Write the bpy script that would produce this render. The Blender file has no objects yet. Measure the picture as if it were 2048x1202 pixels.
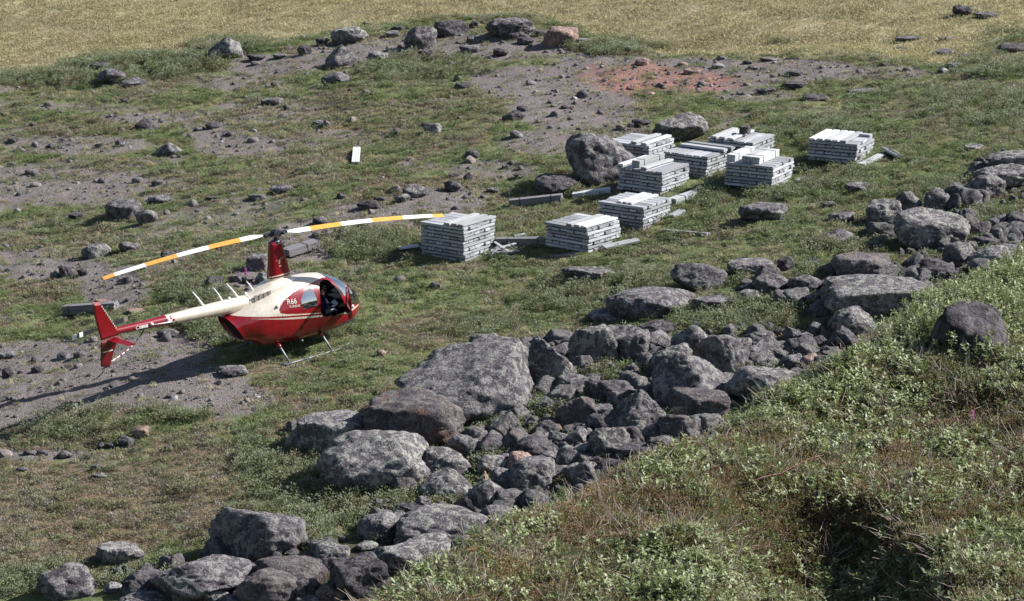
import bpy, bmesh, math, random
import numpy as np
from mathutils import Matrix, Vector, Euler

SC = bpy.context.scene
COL = SC.collection
R_ = math.radians

# ------------------------------------------------------------------ camera, sky, sun, exposure
FPX, PITCH, CAM = 6700.0, R_(14.2), np.array([0.0, 0.0, 26.0])
cam = bpy.data.cameras.new('camera')
cam.sensor_width = 36.0
cam.lens = 36.0 * FPX / 2048.0
cam.clip_start, cam.clip_end = 0.5, 4000.0
cam_o = bpy.data.objects.new('camera', cam)
COL.objects.link(cam_o)
cam_o.location = CAM
cam_o.rotation_euler = (math.pi / 2 - PITCH, 0, 0)
SC.camera = cam_o

SUN_AZ, SUN_EL = R_(12.0), R_(37.0)          # azimuth measured from +x (picture right) towards +y (away)
world = bpy.data.worlds.new('World')
SC.world = world
world.use_nodes = True
wn = world.node_tree
bg = wn.nodes['Background']
sky = wn.nodes.new('ShaderNodeTexSky')
sky.sky_type = 'NISHITA'
sky.sun_disc = False
sky.sun_elevation = SUN_EL
sky.sun_rotation = math.pi / 2 - SUN_AZ
sky.altitude = 300
wn.links.new(sky.outputs[0], bg.inputs[0])
bg.inputs[1].default_value = 0.058
sun = bpy.data.lights.new('sun', 'SUN')
sun.energy, sun.angle, sun.color = 5.0, R_(0.55), (1.0, 0.985, 0.965)
sun_o = bpy.data.objects.new('sun', sun)
COL.objects.link(sun_o)
sd = Vector((math.cos(SUN_AZ) * math.cos(SUN_EL), math.sin(SUN_AZ) * math.cos(SUN_EL), math.sin(SUN_EL)))
sun_o.rotation_euler = sd.to_track_quat('Z', 'Y').to_euler()
sun_o.location = (60, 60, 80)
SC.view_settings.view_transform = 'Standard'
SC.view_settings.look = 'None'
SC.view_settings.gamma = 1.0
SC.view_settings.use_curve_mapping = False
SC.view_settings.exposure = 1.1
SC.cycles.max_bounces = 5
SC.cycles.diffuse_bounces = 2
SC.cycles.glossy_bounces = 2
SC.cycles.transmission_bounces = 2
SC.cycles.transparent_max_bounces = 6

# ------------------------------------------------------------------ numpy noise
def _h(ix, iy, iz, seed):
    n = (ix.astype(np.int64) * 374761393 + iy.astype(np.int64) * 668265263 + iz.astype(np.int64) * 2147483647 + seed * 1274126177)
    n = (n ^ (n >> 13)) * 1274126177
    n = n ^ (n >> 16)
    return (n & 0xFFFFFF).astype(np.float64) / float(0xFFFFFF)

def vnoise(x, y, z, seed=0):
    x, y, z = np.broadcast_arrays(np.asarray(x, float), np.asarray(y, float), np.asarray(z, float))
    ix, iy, iz = np.floor(x), np.floor(y), np.floor(z)
    fx, fy, fz = x - ix, y - iy, z - iz
    fx, fy, fz = [f * f * f * (f * (f * 6 - 15) + 10) for f in (fx, fy, fz)]
    r = 0
    for dx in (0, 1):
        for dy in (0, 1):
            for dz in (0, 1):
                w = (fx if dx else 1 - fx) * (fy if dy else 1 - fy) * (fz if dz else 1 - fz)
                r = r + w * _h(ix + dx, iy + dy, iz + dz, seed)
    return r                                 # 0..1

def fbm(x, y, z=0.0, seed=0, octv=4, lac=2.03, gain=0.5):
    s, a, t = 0.0, 1.0, 0.0
    x, y, z = np.asarray(x, float), np.asarray(y, float), np.asarray(z, float)
    for i in range(octv):
        s = s + a * vnoise(x, y, z, seed + i * 17)
        t += a
        a *= gain
        x, y, z = x * lac + 3.1, y * lac + 7.7, z * lac + 1.3
    return s / t                             # about 0.2..0.8

def sstep(a, b, x):
    t = np.clip((x - a) / (b - a), 0, 1)
    return t * t * (3 - 2 * t)

# ------------------------------------------------------------------ terrain
FW = np.array([0, math.cos(PITCH), -math.sin(PITCH)])
UP = np.array([0, math.sin(PITCH), math.cos(PITCH)])

def project(x, y, z):
    dx, dy, dz = x - CAM[0], y - CAM[1], z - CAM[2]
    d = dy * FW[1] + dz * FW[2]
    return 1024 + FPX * dx / d, 601 - FPX * (dy * UP[1] + dz * UP[2]) / d

def raydir(u, v):
    return np.array([(u - 1024) / FPX, 0, 0]) - UP * (v - 601) / FPX + FW

HELI = np.array([-6.763, 94.236, 0.628])
HYAW, HPITCH, HROLL = R_(40.4), R_(3.7), R_(3.0)
KX, KY = 0.12, 0.065

def plane(x, y):
    xe = 70 * np.tanh((x - HELI[0]) / 70)
    ye = np.where(y - HELI[1] < 90, y - HELI[1], 90 + 260 * np.tanh((y - HELI[1] - 90) / 260) * 0.25)
    return HELI[2] + KX * xe + KY * ye

def _edge():
    pts = [(-900, 250), (-300, 195), (0, 162), (130, 150), (300, 122), (420, 98), (640, 78), (790, 52), (900, 42), (1060, 40), (1150, 52), (1220, 92), (1330, 116), (1700, 112), (2048, 122), (2500, 132), (3300, 140)]
    xs, ys = [], []
    for u, v in pts:
        d = raydir(u, v)
        t = (HELI[2] - KX * HELI[0] - KY * HELI[1] - CAM[2]) / (d[2] - KX * d[0] - KY * d[1])
        p = CAM + t * d
        xs.append(p[0]); ys.append(p[1])
    return np.array(xs), np.array(ys)
EDX, EDY = _edge()

def ground_z(x, y):
    x = np.asarray(x, float); y = np.asarray(y, float)
    z = plane(x, y)
    near = np.exp(-((x - HELI[0]) ** 2 + (y - HELI[1]) ** 2) / 9.0)
    flat = HELI[2] + 0.0096 * (x - HELI[0]) + 0.085 * (y - HELI[1])
    und = (fbm(x / 9.0, y / 11.0, 0, 3, 3) - 0.5) * 0.75 + (fbm(x / 2.3, y / 2.6, 0, 9, 3) - 0.5) * 0.22
    fine = (fbm(x / 0.55, y / 0.6, 0, 21, 3) - 0.5) * 0.13
    yb = np.interp(x, EDX, EDY) + (fbm(x / 3.0, y / 40, 0, 31, 3) - 0.5) * 1.5
    past = y - yb
    drop = np.interp(x, [-60, -22, -8, 4, 16, 40], [2.4, 2.4, 2.4, 1.7, 0.8, 0.7])
    k = sstep(-0.5, 7.0, past)
    calm = 1 - 0.75 * sstep(0, 6, past)
    z = z + (und + fine) * calm * (1 - 0.85 * near) - drop * k
    return z * (1 - near) + flat * near

_T = np.arange(55.0, 330.0, 0.6)
def hit_many(uv):
    uv = np.asarray(uv, float).reshape(-1, 2)
    d = np.stack([(uv[:, 0] - 1024) / FPX, 0 * uv[:, 0], 0 * uv[:, 0]], 1) - np.outer((uv[:, 1] - 601) / FPX, UP) + FW
    p = CAM + d[:, None, :] * _T[None, :, None]
    below = p[..., 2] < ground_z(p[..., 0], p[..., 1])
    i = np.where(below.any(1), below.argmax(1), len(_T) - 1)
    hi = _T[i]; lo = hi - 0.6
    for _ in range(12):
        m = (lo + hi) / 2
        q = CAM + d * m[:, None]
        b = q[:, 2] < ground_z(q[:, 0], q[:, 1])
        hi = np.where(b, m, hi); lo = np.where(b, lo, m)
    return CAM + d * hi[:, None]

def hit(u, v):
    return hit_many([(u, v)])[0]

def at_y(u, v, y):
    d = raydir(u, v)
    return CAM + d * ((y - CAM[1]) / d[1])

# the near hillside the photographer stands on
LIPPX = [(380, 1390), (560, 1285), (700, 1206), (850, 1112), (960, 1048), (1080, 990), (1220, 938), (1340, 880), (1440, 842), (1500, 800), (1600, 758), (1700, 715), (1790, 672), (1860, 618), (1950, 562), (2048, 512), (2200, 440), (2500, 330)]
_lp = []
for u, v in LIPPX:
    yy = np.interp(u, [380, 700, 2048, 2500], [14.6, 15.8, 24.5, 25.8])
    _lp.append(at_y(u, v, yy))
_lp = np.array(_lp)

def hill_z(x, y):
    x = np.asarray(x, float); y = np.asarray(y, float)
    xe = np.clip(x, _lp[0, 0], _lp[-1, 0])
    zl = np.interp(xe, _lp[:, 0], _lp[:, 2]) + np.where(x < _lp[0, 0], (x - _lp[0, 0]) * 0.55, 0) + np.where(x > _lp[-1, 0], (x - _lp[-1, 0]) * 0.3, 0)
    yl = np.interp(xe, _lp[:, 0], _lp[:, 1])
    d = y - yl
    z = zl + np.where(d < 0, 0.035 * d, 0)
    s = 0.62
    z = z - np.where(d > -0.25, s * (np.sqrt((d + 0.0) ** 2 + 0.06) + d) * 0.5, 0)
    z = z + (fbm(x / 1.3, y / 1.6, 0, 41, 3) - 0.5) * 0.34 * np.exp(-np.maximum(d, 0)) + (fbm(x / 0.28, y / 0.33, 0, 43, 3) - 0.5) * 0.13
    # hollow in the bank
    px, py = PITX, PITY
    e = ((x - px) / 0.60) ** 2 + ((y - py) / 1.9) ** 2 + (fbm(x / 0.35, y / 0.5, 0, 47, 2) - 0.5) * 0.9
    z = z - 0.54 * sstep(1.7, 0.1, e)
    return z
PITX, PITY = at_y(1670, 1040, 17.3)[:2]

# ------------------------------------------------------------------ material helpers
MATS = {}
class NT:
    def __init__(self, name):
        self.m = bpy.data.materials.new(name)
        self.m.use_nodes = True
        self.t = self.m.node_tree
        self.b = self.t.nodes['Principled BSDF']
        MATS[name] = self.m
    def n(self, typ, **kw):
        nd = self.t.nodes.new(typ)
        for k, v in kw.items(): setattr(nd, k, v)
        return nd
    def l(self, a, b): self.t.links.new(a, b)
    def put(self, sock, v):
        if hasattr(v, 'is_output') or isinstance(v, bpy.types.NodeSocket): self.l(v, sock)
        elif isinstance(v, (tuple, list)) and len(v) == 3 and sock.type == 'RGBA': sock.default_value = (*v, 1)
        else: sock.default_value = v
    def noise(self, vec, scale, detail=4, rough=0.55, dist=0.0):
        nd = self.n('ShaderNodeTexNoise'); self.l(vec, nd.inputs['Vector'])
        nd.inputs['Scale'].default_value = scale; nd.inputs['Detail'].default_value = detail
        nd.inputs['Roughness'].default_value = rough; nd.inputs['Distortion'].default_value = dist
        return nd.outputs['Fac']
    def voro(self, vec, scale, out='Color', feature='F1'):
        nd = self.n('ShaderNodeTexVoronoi', feature=feature); self.l(vec, nd.inputs['Vector'])
        nd.inputs['Scale'].default_value = scale
        return nd.outputs[out]
    def math(self, op, a, b=0.0, c=None, clamp=False):
        nd = self.n('ShaderNodeMath', operation=op, use_clamp=clamp)
        self.put(nd.inputs[0], a); self.put(nd.inputs[1], b)
        if c is not None: self.put(nd.inputs[2], c)
        return nd.outputs[0]
    def step(self, v, a, b):
        nd = self.n('ShaderNodeMapRange', interpolation_type='SMOOTHSTEP')
        self.put(nd.inputs[0], v); nd.inputs[1].default_value = a; nd.inputs[2].default_value = b
        return nd.outputs[0]
    def mix(self, f, a, b, mode='MIX'):
        nd = self.n('ShaderNodeMix', data_type='RGBA', blend_type=mode)
        self.put(nd.inputs[0], f); self.put(nd.inputs[6], a); self.put(nd.inputs[7], b)
        return nd.outputs[2]
    def ramp(self, f, cols):
        nd = self.n('ShaderNodeValToRGB'); self.l(f, nd.inputs[0])
        el = nd.color_ramp.elements
        while len(el) < len(cols): el.new(0.5)
        for e, (p, c) in zip(el, cols): e.position = p; e.color = (*c, 1)
        return nd.outputs[0]
    def obj(self): return self.n('ShaderNodeTexCoord').outputs['Object']
    def info(self, out='Random'): return self.n('ShaderNodeObjectInfo').outputs[out]
    def attr(self, name):
        return self.n('ShaderNodeAttribute', attribute_name=name).outputs['Fac']
    def vadd(self, a, b):
        nd = self.n('ShaderNodeVectorMath', operation='ADD'); self.l(a, nd.inputs[0]); self.put(nd.inputs[1], b)
        return nd.outputs[0]
    def rndvec(self, k=40.0):
        r = self.info()
        cb = self.n('ShaderNodeCombineXYZ')
        self.l(self.math('MULTIPLY', r, k), cb.inputs[0]); self.l(self.math('MULTIPLY', r, k * 1.7), cb.inputs[1]); self.l(self.math('MULTIPLY', r, k * 0.6), cb.inputs[2])
        return cb.outputs[0]
    def bump(self, h, strength, dist=0.02):
        nd = self.n('ShaderNodeBump'); self.l(h, nd.inputs['Height'])
        nd.inputs['Strength'].default_value = strength; nd.inputs['Distance'].default_value = dist
        self.l(nd.outputs[0], self.b.inputs['Normal'])
    def out(self, col, rough=0.8, spec=0.3, metal=0.0):
        self.put(self.b.inputs['Base Color'], col); self.put(self.b.inputs['Roughness'], rough)
        self.b.inputs['Specular IOR Level'].default_value = spec; self.put(self.b.inputs['Metallic'], metal)
        return self.m

def plain(name, col, rough=0.5, spec=0.4, metal=0.0, coat=0.0, var=0.0):
    t = NT(name)
    c = col
    if var:
        n = t.noise(t.obj(), 9.0, 5)
        c = t.mix(t.step(n, 0.35, 0.7), tuple(x * (1 - var) for x in col), tuple(min(1, x * (1 + var)) for x in col))
    t.out(c, rough, spec, metal)
    t.b.inputs['Coat Weight'].default_value = coat
    t.b.inputs['Coat Roughness'].default_value = 0.06
    return t.m

# ground
t = NT('tundra_ground')
o = t.obj()
nA, nB, nC = t.noise(o, 0.45, 6, 0.6), t.noise(o, 1.7, 6, 0.65), t.noise(o, 9.0, 5, 0.6)
veg = t.ramp(nB, [(0.28, (0.070, 0.085, 0.036)), (0.46, (0.105, 0.126, 0.050)), (0.58, (0.14, 0.148, 0.068)), (0.74, (0.19, 0.168, 0.108))])
brn = t.ramp(nC, [(0.3, (0.085, 0.062, 0.038)), (0.5, (0.15, 0.112, 0.068)), (0.72, (0.23, 0.19, 0.135))])
bf = t.step(t.math('ADD', t.attr('brown'), t.math('MULTIPLY', t.math('SUBTRACT', nB, 0.5), 1.6)), 0.25, 0.75)
c = t.mix(bf, veg, brn)
c = t.mix(t.math('MULTIPLY', t.step(nC, 0.55, 0.75), 0.35), c, (0.17, 0.15, 0.09))
vs = t.voro(o, 19.0); vs2 = t.voro(o, 47.0)
sep = t.n('ShaderNodeSeparateColor'); t.l(vs, sep.inputs[0]); sep2 = t.n('ShaderNodeSeparateColor'); t.l(vs2, sep2.inputs[0])
gr = t.ramp(sep.outputs[0], [(0.0, (0.115, 0.098, 0.094)), (0.45, (0.175, 0.149, 0.144)), (0.8, (0.23, 0.198, 0.19)), (1.0, (0.34, 0.31, 0.30))])
gr2 = t.ramp(sep2.outputs[0], [(0.0, (0.095, 0.080, 0.076)), (0.5, (0.155, 0.130, 0.122)), (1.0, (0.24, 0.208, 0.197))])
gr = t.mix(0.5, gr, gr2)
gr = t.mix(t.math('MULTIPLY', t.step(t.noise(o, 2.4, 5, 0.65), 0.40, 0.62), 0.8), gr, t.ramp(nC, [(0.3, (0.13, 0.108, 0.098)), (0.6, (0.185, 0.156, 0.145)), (0.8, (0.24, 0.207, 0.195))]))
gr = t.mix(t.step(t.math('ADD', t.attr('red'), t.math('MULTIPLY', t.math('SUBTRACT', nB, 0.5), 1.2)), 0.3, 0.7), gr, t.mix(0.52, gr, (0.34, 0.14, 0.10)))
gf = t.step(t.math('ADD', t.attr('gravel'), t.math('ADD', t.math('MULTIPLY', t.math('SUBTRACT', nB, 0.5), 1.1), t.math('MULTIPLY', t.math('SUBTRACT', nC, 0.5), 0.7))), 0.26, 0.70)
c = t.mix(gf, c, gr)
pl = t.ramp(t.noise(o, 0.9, 8, 0.7), [(0.30, (0.23, 0.198, 0.108)), (0.45, (0.33, 0.283, 0.162)), (0.56, (0.40, 0.342, 0.208)), (0.72, (0.46, 0.395, 0.265))])
pl = t.mix(t.math('MULTIPLY', t.step(t.noise(o, 0.13, 6, 0.7), 0.42, 0.62), 0.75), pl, (0.26, 0.25, 0.13))
pl = t.mix(t.math('MULTIPLY', t.attr('brown'), 0.75), pl, (0.23, 0.165, 0.105))
c = t.mix(t.attr('plain'), c, pl)
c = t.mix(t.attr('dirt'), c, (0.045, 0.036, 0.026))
hb = t.math('ADD', t.math('MULTIPLY', t.voro(o, 29.0, 'Distance'), t.math('MULTIPLY', gf, -0.35)), t.math('ADD', t.math('MULTIPLY', nC, 0.8), t.math('MULTIPLY', t.noise(o, 40.0, 3), 0.3)))
t.bump(hb, 0.9, 0.09)
t.out(c, 0.95, 0.1)

t = NT('hill_turf')
o = t.obj()
n1, n2 = t.noise(o, 2.2, 6, 0.65), t.noise(o, 22.0, 6, 0.65)
c = t.ramp(n2, [(0.3, (0.04, 0.03, 0.02)), (0.5, (0.11, 0.085, 0.055)), (0.7, (0.22, 0.185, 0.13))])
c = t.mix(t.step(n1, 0.46, 0.62), c, t.ramp(n2, [(0.3, (0.02, 0.026, 0.009)), (0.6, (0.06, 0.07, 0.02)), (0.8, (0.13, 0.12, 0.05))]))
t.bump(n2, 1.0, 0.05)
t.out(c, 0.95, 0.1)

# rock (object colour tints each one)
def rock_mat(name, lich=0.5, dark=0.5, rust=0.0):
    t = NT(name)
    o = t.vadd(t.obj(), t.rndvec())
    n1, n2, n3 = t.noise(o, 1.3, 8, 0.62), t.noise(o, 4.5, 8, 0.68, 0.3), t.noise(o, 17.0, 6, 0.65)
    n4 = t.noise(o, 6.0, 7, 0.6, 0.6)
    c = t.ramp(n1, [(0.30, (0.085, 0.078, 0.084)), (0.48, (0.17, 0.156, 0.162)), (0.66, (0.27, 0.25, 0.255))])
    c = t.mix(t.math('MULTIPLY', t.step(n3, 0.42, 0.7), 0.45), c, (0.32, 0.30, 0.295))
    c = t.mix(t.math('MULTIPLY', t.step(n3, 0.50, 0.28), 0.6), c, (0.04, 0.037, 0.04))
    c = t.mix(t.math('MULTIPLY', t.step(n4, 0.53, 0.44), dark), c, (0.05, 0.047, 0.05))
    c = t.mix(t.math('MULTIPLY', t.step(t.math('ADD', n2, t.math('MULTIPLY', n3, 0.45)), 0.715, 0.79), lich), c, (0.52, 0.525, 0.46))
    c = t.mix(t.math('MULTIPLY', t.step(t.noise(o, 2.6, 3, 0.5), 0.64, 0.70), lich * 0.8), c, (0.50, 0.51, 0.40))
    c = t.mix(t.math('MULTIPLY', t.step(t.noise(o, 1.1, 5, 0.6), 0.58, 0.70), 0.08 + rust), c, (0.30, 0.155, 0.095))
    c = t.mix(1.0, c, t.info('Color'), 'MULTIPLY')
    c = t.mix(1.0, c, (0.62, 0.605, 0.62), 'MULTIPLY')
    t.bump(t.math('ADD', t.math('MULTIPLY', n2, 0.8), t.math('MULTIPLY', n3, 0.6)), 1.0, 0.13)
    return t.out(c, 0.9, 0.2)
rock_mat('gneiss_rock', 0.55, 0.5)
rock_mat('gneiss_rock_dark', 0.3, 0.8)
rock_mat('gneiss_rock_pale', 0.68, 0.4)
rock_mat('gneiss_rock_rusty', 0.35, 0.25, 0.5)

t = NT('pebble')
o = t.obj(); r = t.info()
c = t.ramp(r, [(0.0, (0.09, 0.082, 0.083)), (0.35, (0.135, 0.12, 0.12)), (0.7, (0.17, 0.150, 0.149)), (0.95, (0.22, 0.185, 0.165)), (1.0, (0.42, 0.41, 0.41))])
c = t.mix(t.step(t.noise(o, 3.0, 5), 0.4, 0.7), t.mix(0.5, c, (0.06, 0.055, 0.055)), c)
t.out(c, 0.9, 0.2)

# weathered wood
def wood(name, a, b, cc):
    t = NT(name)
    o = t.obj()
    mp = t.n('ShaderNodeMapping'); t.l(o, mp.inputs[0]); mp.inputs['Scale'].default_value = (1.2, 22, 22)
    v = t.vadd(mp.outputs[0], t.rndvec(25))
    n1 = t.noise(v, 1.0, 6, 0.6, 0.4); n2 = t.noise(t.vadd(o, t.rndvec(9)), 2.2, 4)
    c = t.ramp(n1, [(0.28, a), (0.5, b), (0.75, cc)])
    c = t.mix(t.math('MULTIPLY', t.step(n2, 0.55, 0.75), 0.3), c, tuple(x * 0.6 for x in b))
    hsv = t.n('ShaderNodeHueSaturation'); t.l(c, hsv.inputs['Color'])
    t.l(t.math('ADD', 0.66, t.math('MULTIPLY', t.info(), 0.62)), hsv.inputs['Value'])
    t.bump(n1, 0.4, 0.01)
    return t.out(hsv.outputs[0], 0.8, 0.25)
wood('grey_wood', (0.19, 0.195, 0.21), (0.315, 0.32, 0.335), (0.46, 0.46, 0.47))
wood('pale_wood', (0.29, 0.29, 0.295), (0.41, 0.41, 0.415), (0.52, 0.52, 0.52))
wood('dark_wood', (0.14, 0.13, 0.14), (0.23, 0.215, 0.225), (0.32, 0.30, 0.30))

# leaves
def leaf(name, cols, trans=0.35, rough=0.55, spec=0.3, patch=0.55, warm=0.45):
    t = NT(name)
    loc = t.info('Location')
    pn, pb = t.noise(loc, patch, 4, 0.6), t.noise(t.vadd(loc, (31.0, 17.0, 5.0)), patch * 1.7, 4, 0.6)
    r = t.math('ADD', t.math('MULTIPLY', t.info(), 0.55), t.math('MULTIPLY', t.step(pn, 0.30, 0.70), 0.45))
    c = t.ramp(r, cols)
    c = t.mix(t.math('MULTIPLY', t.step(pb, 0.50, 0.64), warm), c, (0.26, 0.20, 0.135))
    c = t.mix(t.math('MULTIPLY', t.step(t.noise(t.obj(), 14.0, 2), 0.35, 0.7), 0.5), c, t.mix(0.45, c, (0.02, 0.022, 0.008)))
    t.out(c, rough, spec)
    tr = t.n('ShaderNodeBsdfTranslucent'); t.l(t.mix(0.4, c, (0.20, 0.24, 0.05)), tr.inputs[0])
    mx = t.n('ShaderNodeMixShader'); mx.inputs[0].default_value = trans
    t.l(t.b.outputs[0], mx.inputs[1]); t.l(tr.outputs[0], mx.inputs[2])
    t.l(mx.outputs[0], t.t.nodes['Material Output'].inputs[0])
    return t.m
leaf('shrub_leaf', [(0.0, (0.105, 0.142, 0.060)), (0.4, (0.150, 0.195, 0.080)), (0.75, (0.195, 0.235, 0.105)), (1.0, (0.26, 0.268, 0.165))], 0.35)
leaf('willow_leaf', [(0.0, (0.165, 0.188, 0.105)), (0.5, (0.235, 0.255, 0.155)), (1.0, (0.32, 0.335, 0.235))], 0.35)
leaf('heath_leaf', [(0.0, (0.145, 0.103, 0.075)), (0.35, (0.21, 0.165, 0.120)), (0.65, (0.29, 0.25, 0.205)), (0.85, (0.33, 0.295, 0.26)), (1.0, (0.18, 0.185, 0.10))], 0.3)
leaf('dry_grass', [(0.0, (0.30, 0.26, 0.145)), (0.5, (0.43, 0.37, 0.215)), (1.0, (0.52, 0.455, 0.30))], 0.35, 0.6, 0.2, 0.25, 0.25)
leaf('near_leaf', [(0.0, (0.15, 0.185, 0.07)), (0.35, (0.22, 0.26, 0.11)), (0.7, (0.30, 0.33, 0.18)), (1.0, (0.40, 0.42, 0.28))], 0.35, 0.5, 0.4, 2.2, 0.25)
leaf('near_heath', [(0.0, (0.15, 0.068, 0.045)), (0.3, (0.24, 0.145, 0.09)), (0.6, (0.20, 0.165, 0.075)), (0.85, (0.36, 0.26, 0.16)), (1.0, (0.42, 0.22, 0.11))], 0.3, 0.6, 0.2, 2.5, 0.3)
leaf('near_straw', [(0.0, (0.32, 0.26, 0.17)), (0.6, (0.46, 0.39, 0.28)), (1.0, (0.55, 0.50, 0.40))], 0.25, 0.6, 0.2, 2.5, 0.1)
plain('bark_twig', (0.16, 0.105, 0.075), 0.8, 0.2, var=0.3)
plain('bare_twig', (0.30, 0.25, 0.215), 0.8, 0.2, var=0.3)
plain('red_branch', (0.13, 0.06, 0.042), 0.7, 0.3, var=0.3)
plain('pink_petal', (0.36, 0.08, 0.30), 0.6)

# helicopter paints and others
plain('red_paint', (0.19, 0.003, 0.008), 0.26, 0.5, coat=0.7, var=0.12)
plain('cream_paint', (0.70, 0.62, 0.50), 0.34, 0.5, 0.35, coat=0.5, var=0.07)
plain('seam_cream', (0.30, 0.26, 0.21), 0.6)
plain('seam_red', (0.07, 0.002, 0.004), 0.5)
plain('faded_emblem', (0.36, 0.14, 0.11), 0.5)
plain('dark_red_paint', (0.11, 0.004, 0.008), 0.25, 0.5, coat=0.5)
plain('black_rubber', (0.018, 0.018, 0.02), 0.7)
plain('cabin_black', (0.022, 0.022, 0.025), 0.85, 0.2)
plain('seat_leather', (0.05, 0.047, 0.05), 0.6, 0.3)
plain('exhaust_dark', (0.03, 0.012, 0.014), 0.6, 0.3)
plain('dark_metal', (0.06, 0.06, 0.075), 0.4, 0.5, 0.6)
plain('steel', (0.17, 0.175, 0.195), 0.5, 0.4, 0.5)
plain('white_paint', (0.76, 0.76, 0.76), 0.45, var=0.05)
plain('orange_paint', (0.74, 0.36, 0.07), 0.5, var=0.12)
plain('louver_grey', (0.21, 0.18, 0.15), 0.6)
plain('skin_tone', (0.50, 0.27, 0.19), 0.6)
plain('navy_cloth', (0.018, 0.022, 0.045), 0.9, 0.1)
plain('grey_cloth', (0.22, 0.22, 0.24), 0.9, 0.1)
plain('hair_brown', (0.035, 0.022, 0.015), 0.8)
plain('paper_white', (0.62, 0.70, 0.80), 0.6)
plain('strap_black', (0.03, 0.03, 0.035), 0.6)
t = NT('tinted_glass')
t.out((0.03, 0.035, 0.04), 0.03, 0.9)
t.b.inputs['Transmission Weight'].default_value = 0.0
gl = t.n('ShaderNodeBsdfGlossy'); gl.inputs[0].default_value = (1, 1, 1, 1); gl.inputs['Roughness'].default_value = 0.02
tp = t.n('ShaderNodeBsdfTransparent'); tp.inputs[0].default_value = (0.60, 0.64, 0.68, 1)
fr = t.n('ShaderNodeFresnel'); fr.inputs[0].default_value = 2.5
mx = t.n('ShaderNodeMixShader'); t.l(t.math('ADD', fr.outputs[0], 0.30, clamp=True), mx.inputs[0]); t.l(tp.outputs[0], mx.inputs[1]); t.l(gl.outputs[0], mx.inputs[2])
t.l(mx.outputs[0], t.t.nodes['Material Output'].inputs[0])

# ------------------------------------------------------------------ object helpers
def mesh_obj(name, verts, faces, mat=None, parent=None, smooth=False, mats=None, midx=None):
    me = bpy.data.meshes.new(name)
    me.from_pydata([tuple(v) for v in verts], [], [tuple(f) for f in faces])
    for m in (mats or ([mat] if mat else [])):
        me.materials.append(MATS[m])
    if midx is not None: me.polygons.foreach_set('material_index', midx)
    if smooth: me.polygons.foreach_set('use_smooth', [True] * len(me.polygons))
    me.update()
    o = bpy.data.objects.new(name, me)
    COL.objects.link(o)
    if parent: o.parent = parent
    return o

def empty(name, loc=(0, 0, 0)):
    o = bpy.data.objects.new(name, None)
    o.empty_display_size = 0.3
    COL.objects.link(o); o.location = loc
    return o

def tag(o, label=None, cat=None, group=None, kind=None):
    if label: o['label'] = label
    if cat: o['category'] = cat
    if group: o['group'] = group
    if kind: o['kind'] = kind
    return o

class MB:
    def __init__(s): s.v, s.f, s.mi = [], [], []
    def box(s, c, size, M=None, mi=0, bev=0.0):
        hx, hy, hz = [q / 2 for q in size]
        b = len(s.v)
        for x in (-1, 1):
            for y in (-1, 1):
                for z in (-1, 1):
                    p = Vector((c[0] + x * hx, c[1] + y * hy, c[2] + z * hz))
                    s.v.append(tuple(M @ p) if M else tuple(p))
        for f in ((0, 1, 3, 2), (4, 6, 7, 5), (0, 4, 5, 1), (2, 3, 7, 6), (0, 2, 6, 4), (1, 5, 7, 3)):
            s.f.append([b + i for i in f]); s.mi.append(mi)
        return s
    def tube(s, pts, rad, n=8, mi=0, cap=True, flat=1.0):
        pts = [Vector(p) for p in pts]
        rad = rad if isinstance(rad, (list, tuple)) else [rad] * len(pts)
        b = len(s.v)
        for i, p in enumerate(pts):
            d = (pts[min(i + 1, len(pts) - 1)] - pts[max(i - 1, 0)]).normalized()
            a = d.orthogonal().normalized() if abs(d.z) > 0.95 else d.cross(Vector((0, 0, 1))).normalized()
            e = d.cross(a)
            for k in range(n):
                an = 2 * math.pi * k / n
                s.v.append(tuple(p + a * math.cos(an) * rad[i] + e * math.sin(an) * rad[i] * flat))
        for i in range(len(pts) - 1):
            for k in range(n):
                s.f.append([b + i * n + k, b + i * n + (k + 1) % n, b + (i + 1) * n + (k + 1) % n, b + (i + 1) * n + k]); s.mi.append(mi)
        if cap:
            s.f.append([b + k for k in range(n)][::-1]); s.mi.append(mi)
            s.f.append([b + (len(pts) - 1) * n + k for k in range(n)]); s.mi.append(mi)
        return s
    def build(s, name, mat, parent=None, smooth=False):
        ms = mat if isinstance(mat, (list, tuple)) else [mat]
        return mesh_obj(name, s.v, s.f, None, parent, smooth, ms, s.mi)

def ordinal(i):
    w = ['first', 'second', 'third', 'fourth', 'fifth', 'sixth', 'seventh', 'eighth', 'ninth', 'tenth', 'eleventh', 'twelfth', 'thirteenth', 'fourteenth', 'fifteenth', 'sixteenth', 'seventeenth', 'eighteenth', 'nineteenth', 'twentieth', 'twenty-first', 'twenty-second', 'twenty-third', 'twenty-fourth']
    return w[i]

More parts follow.
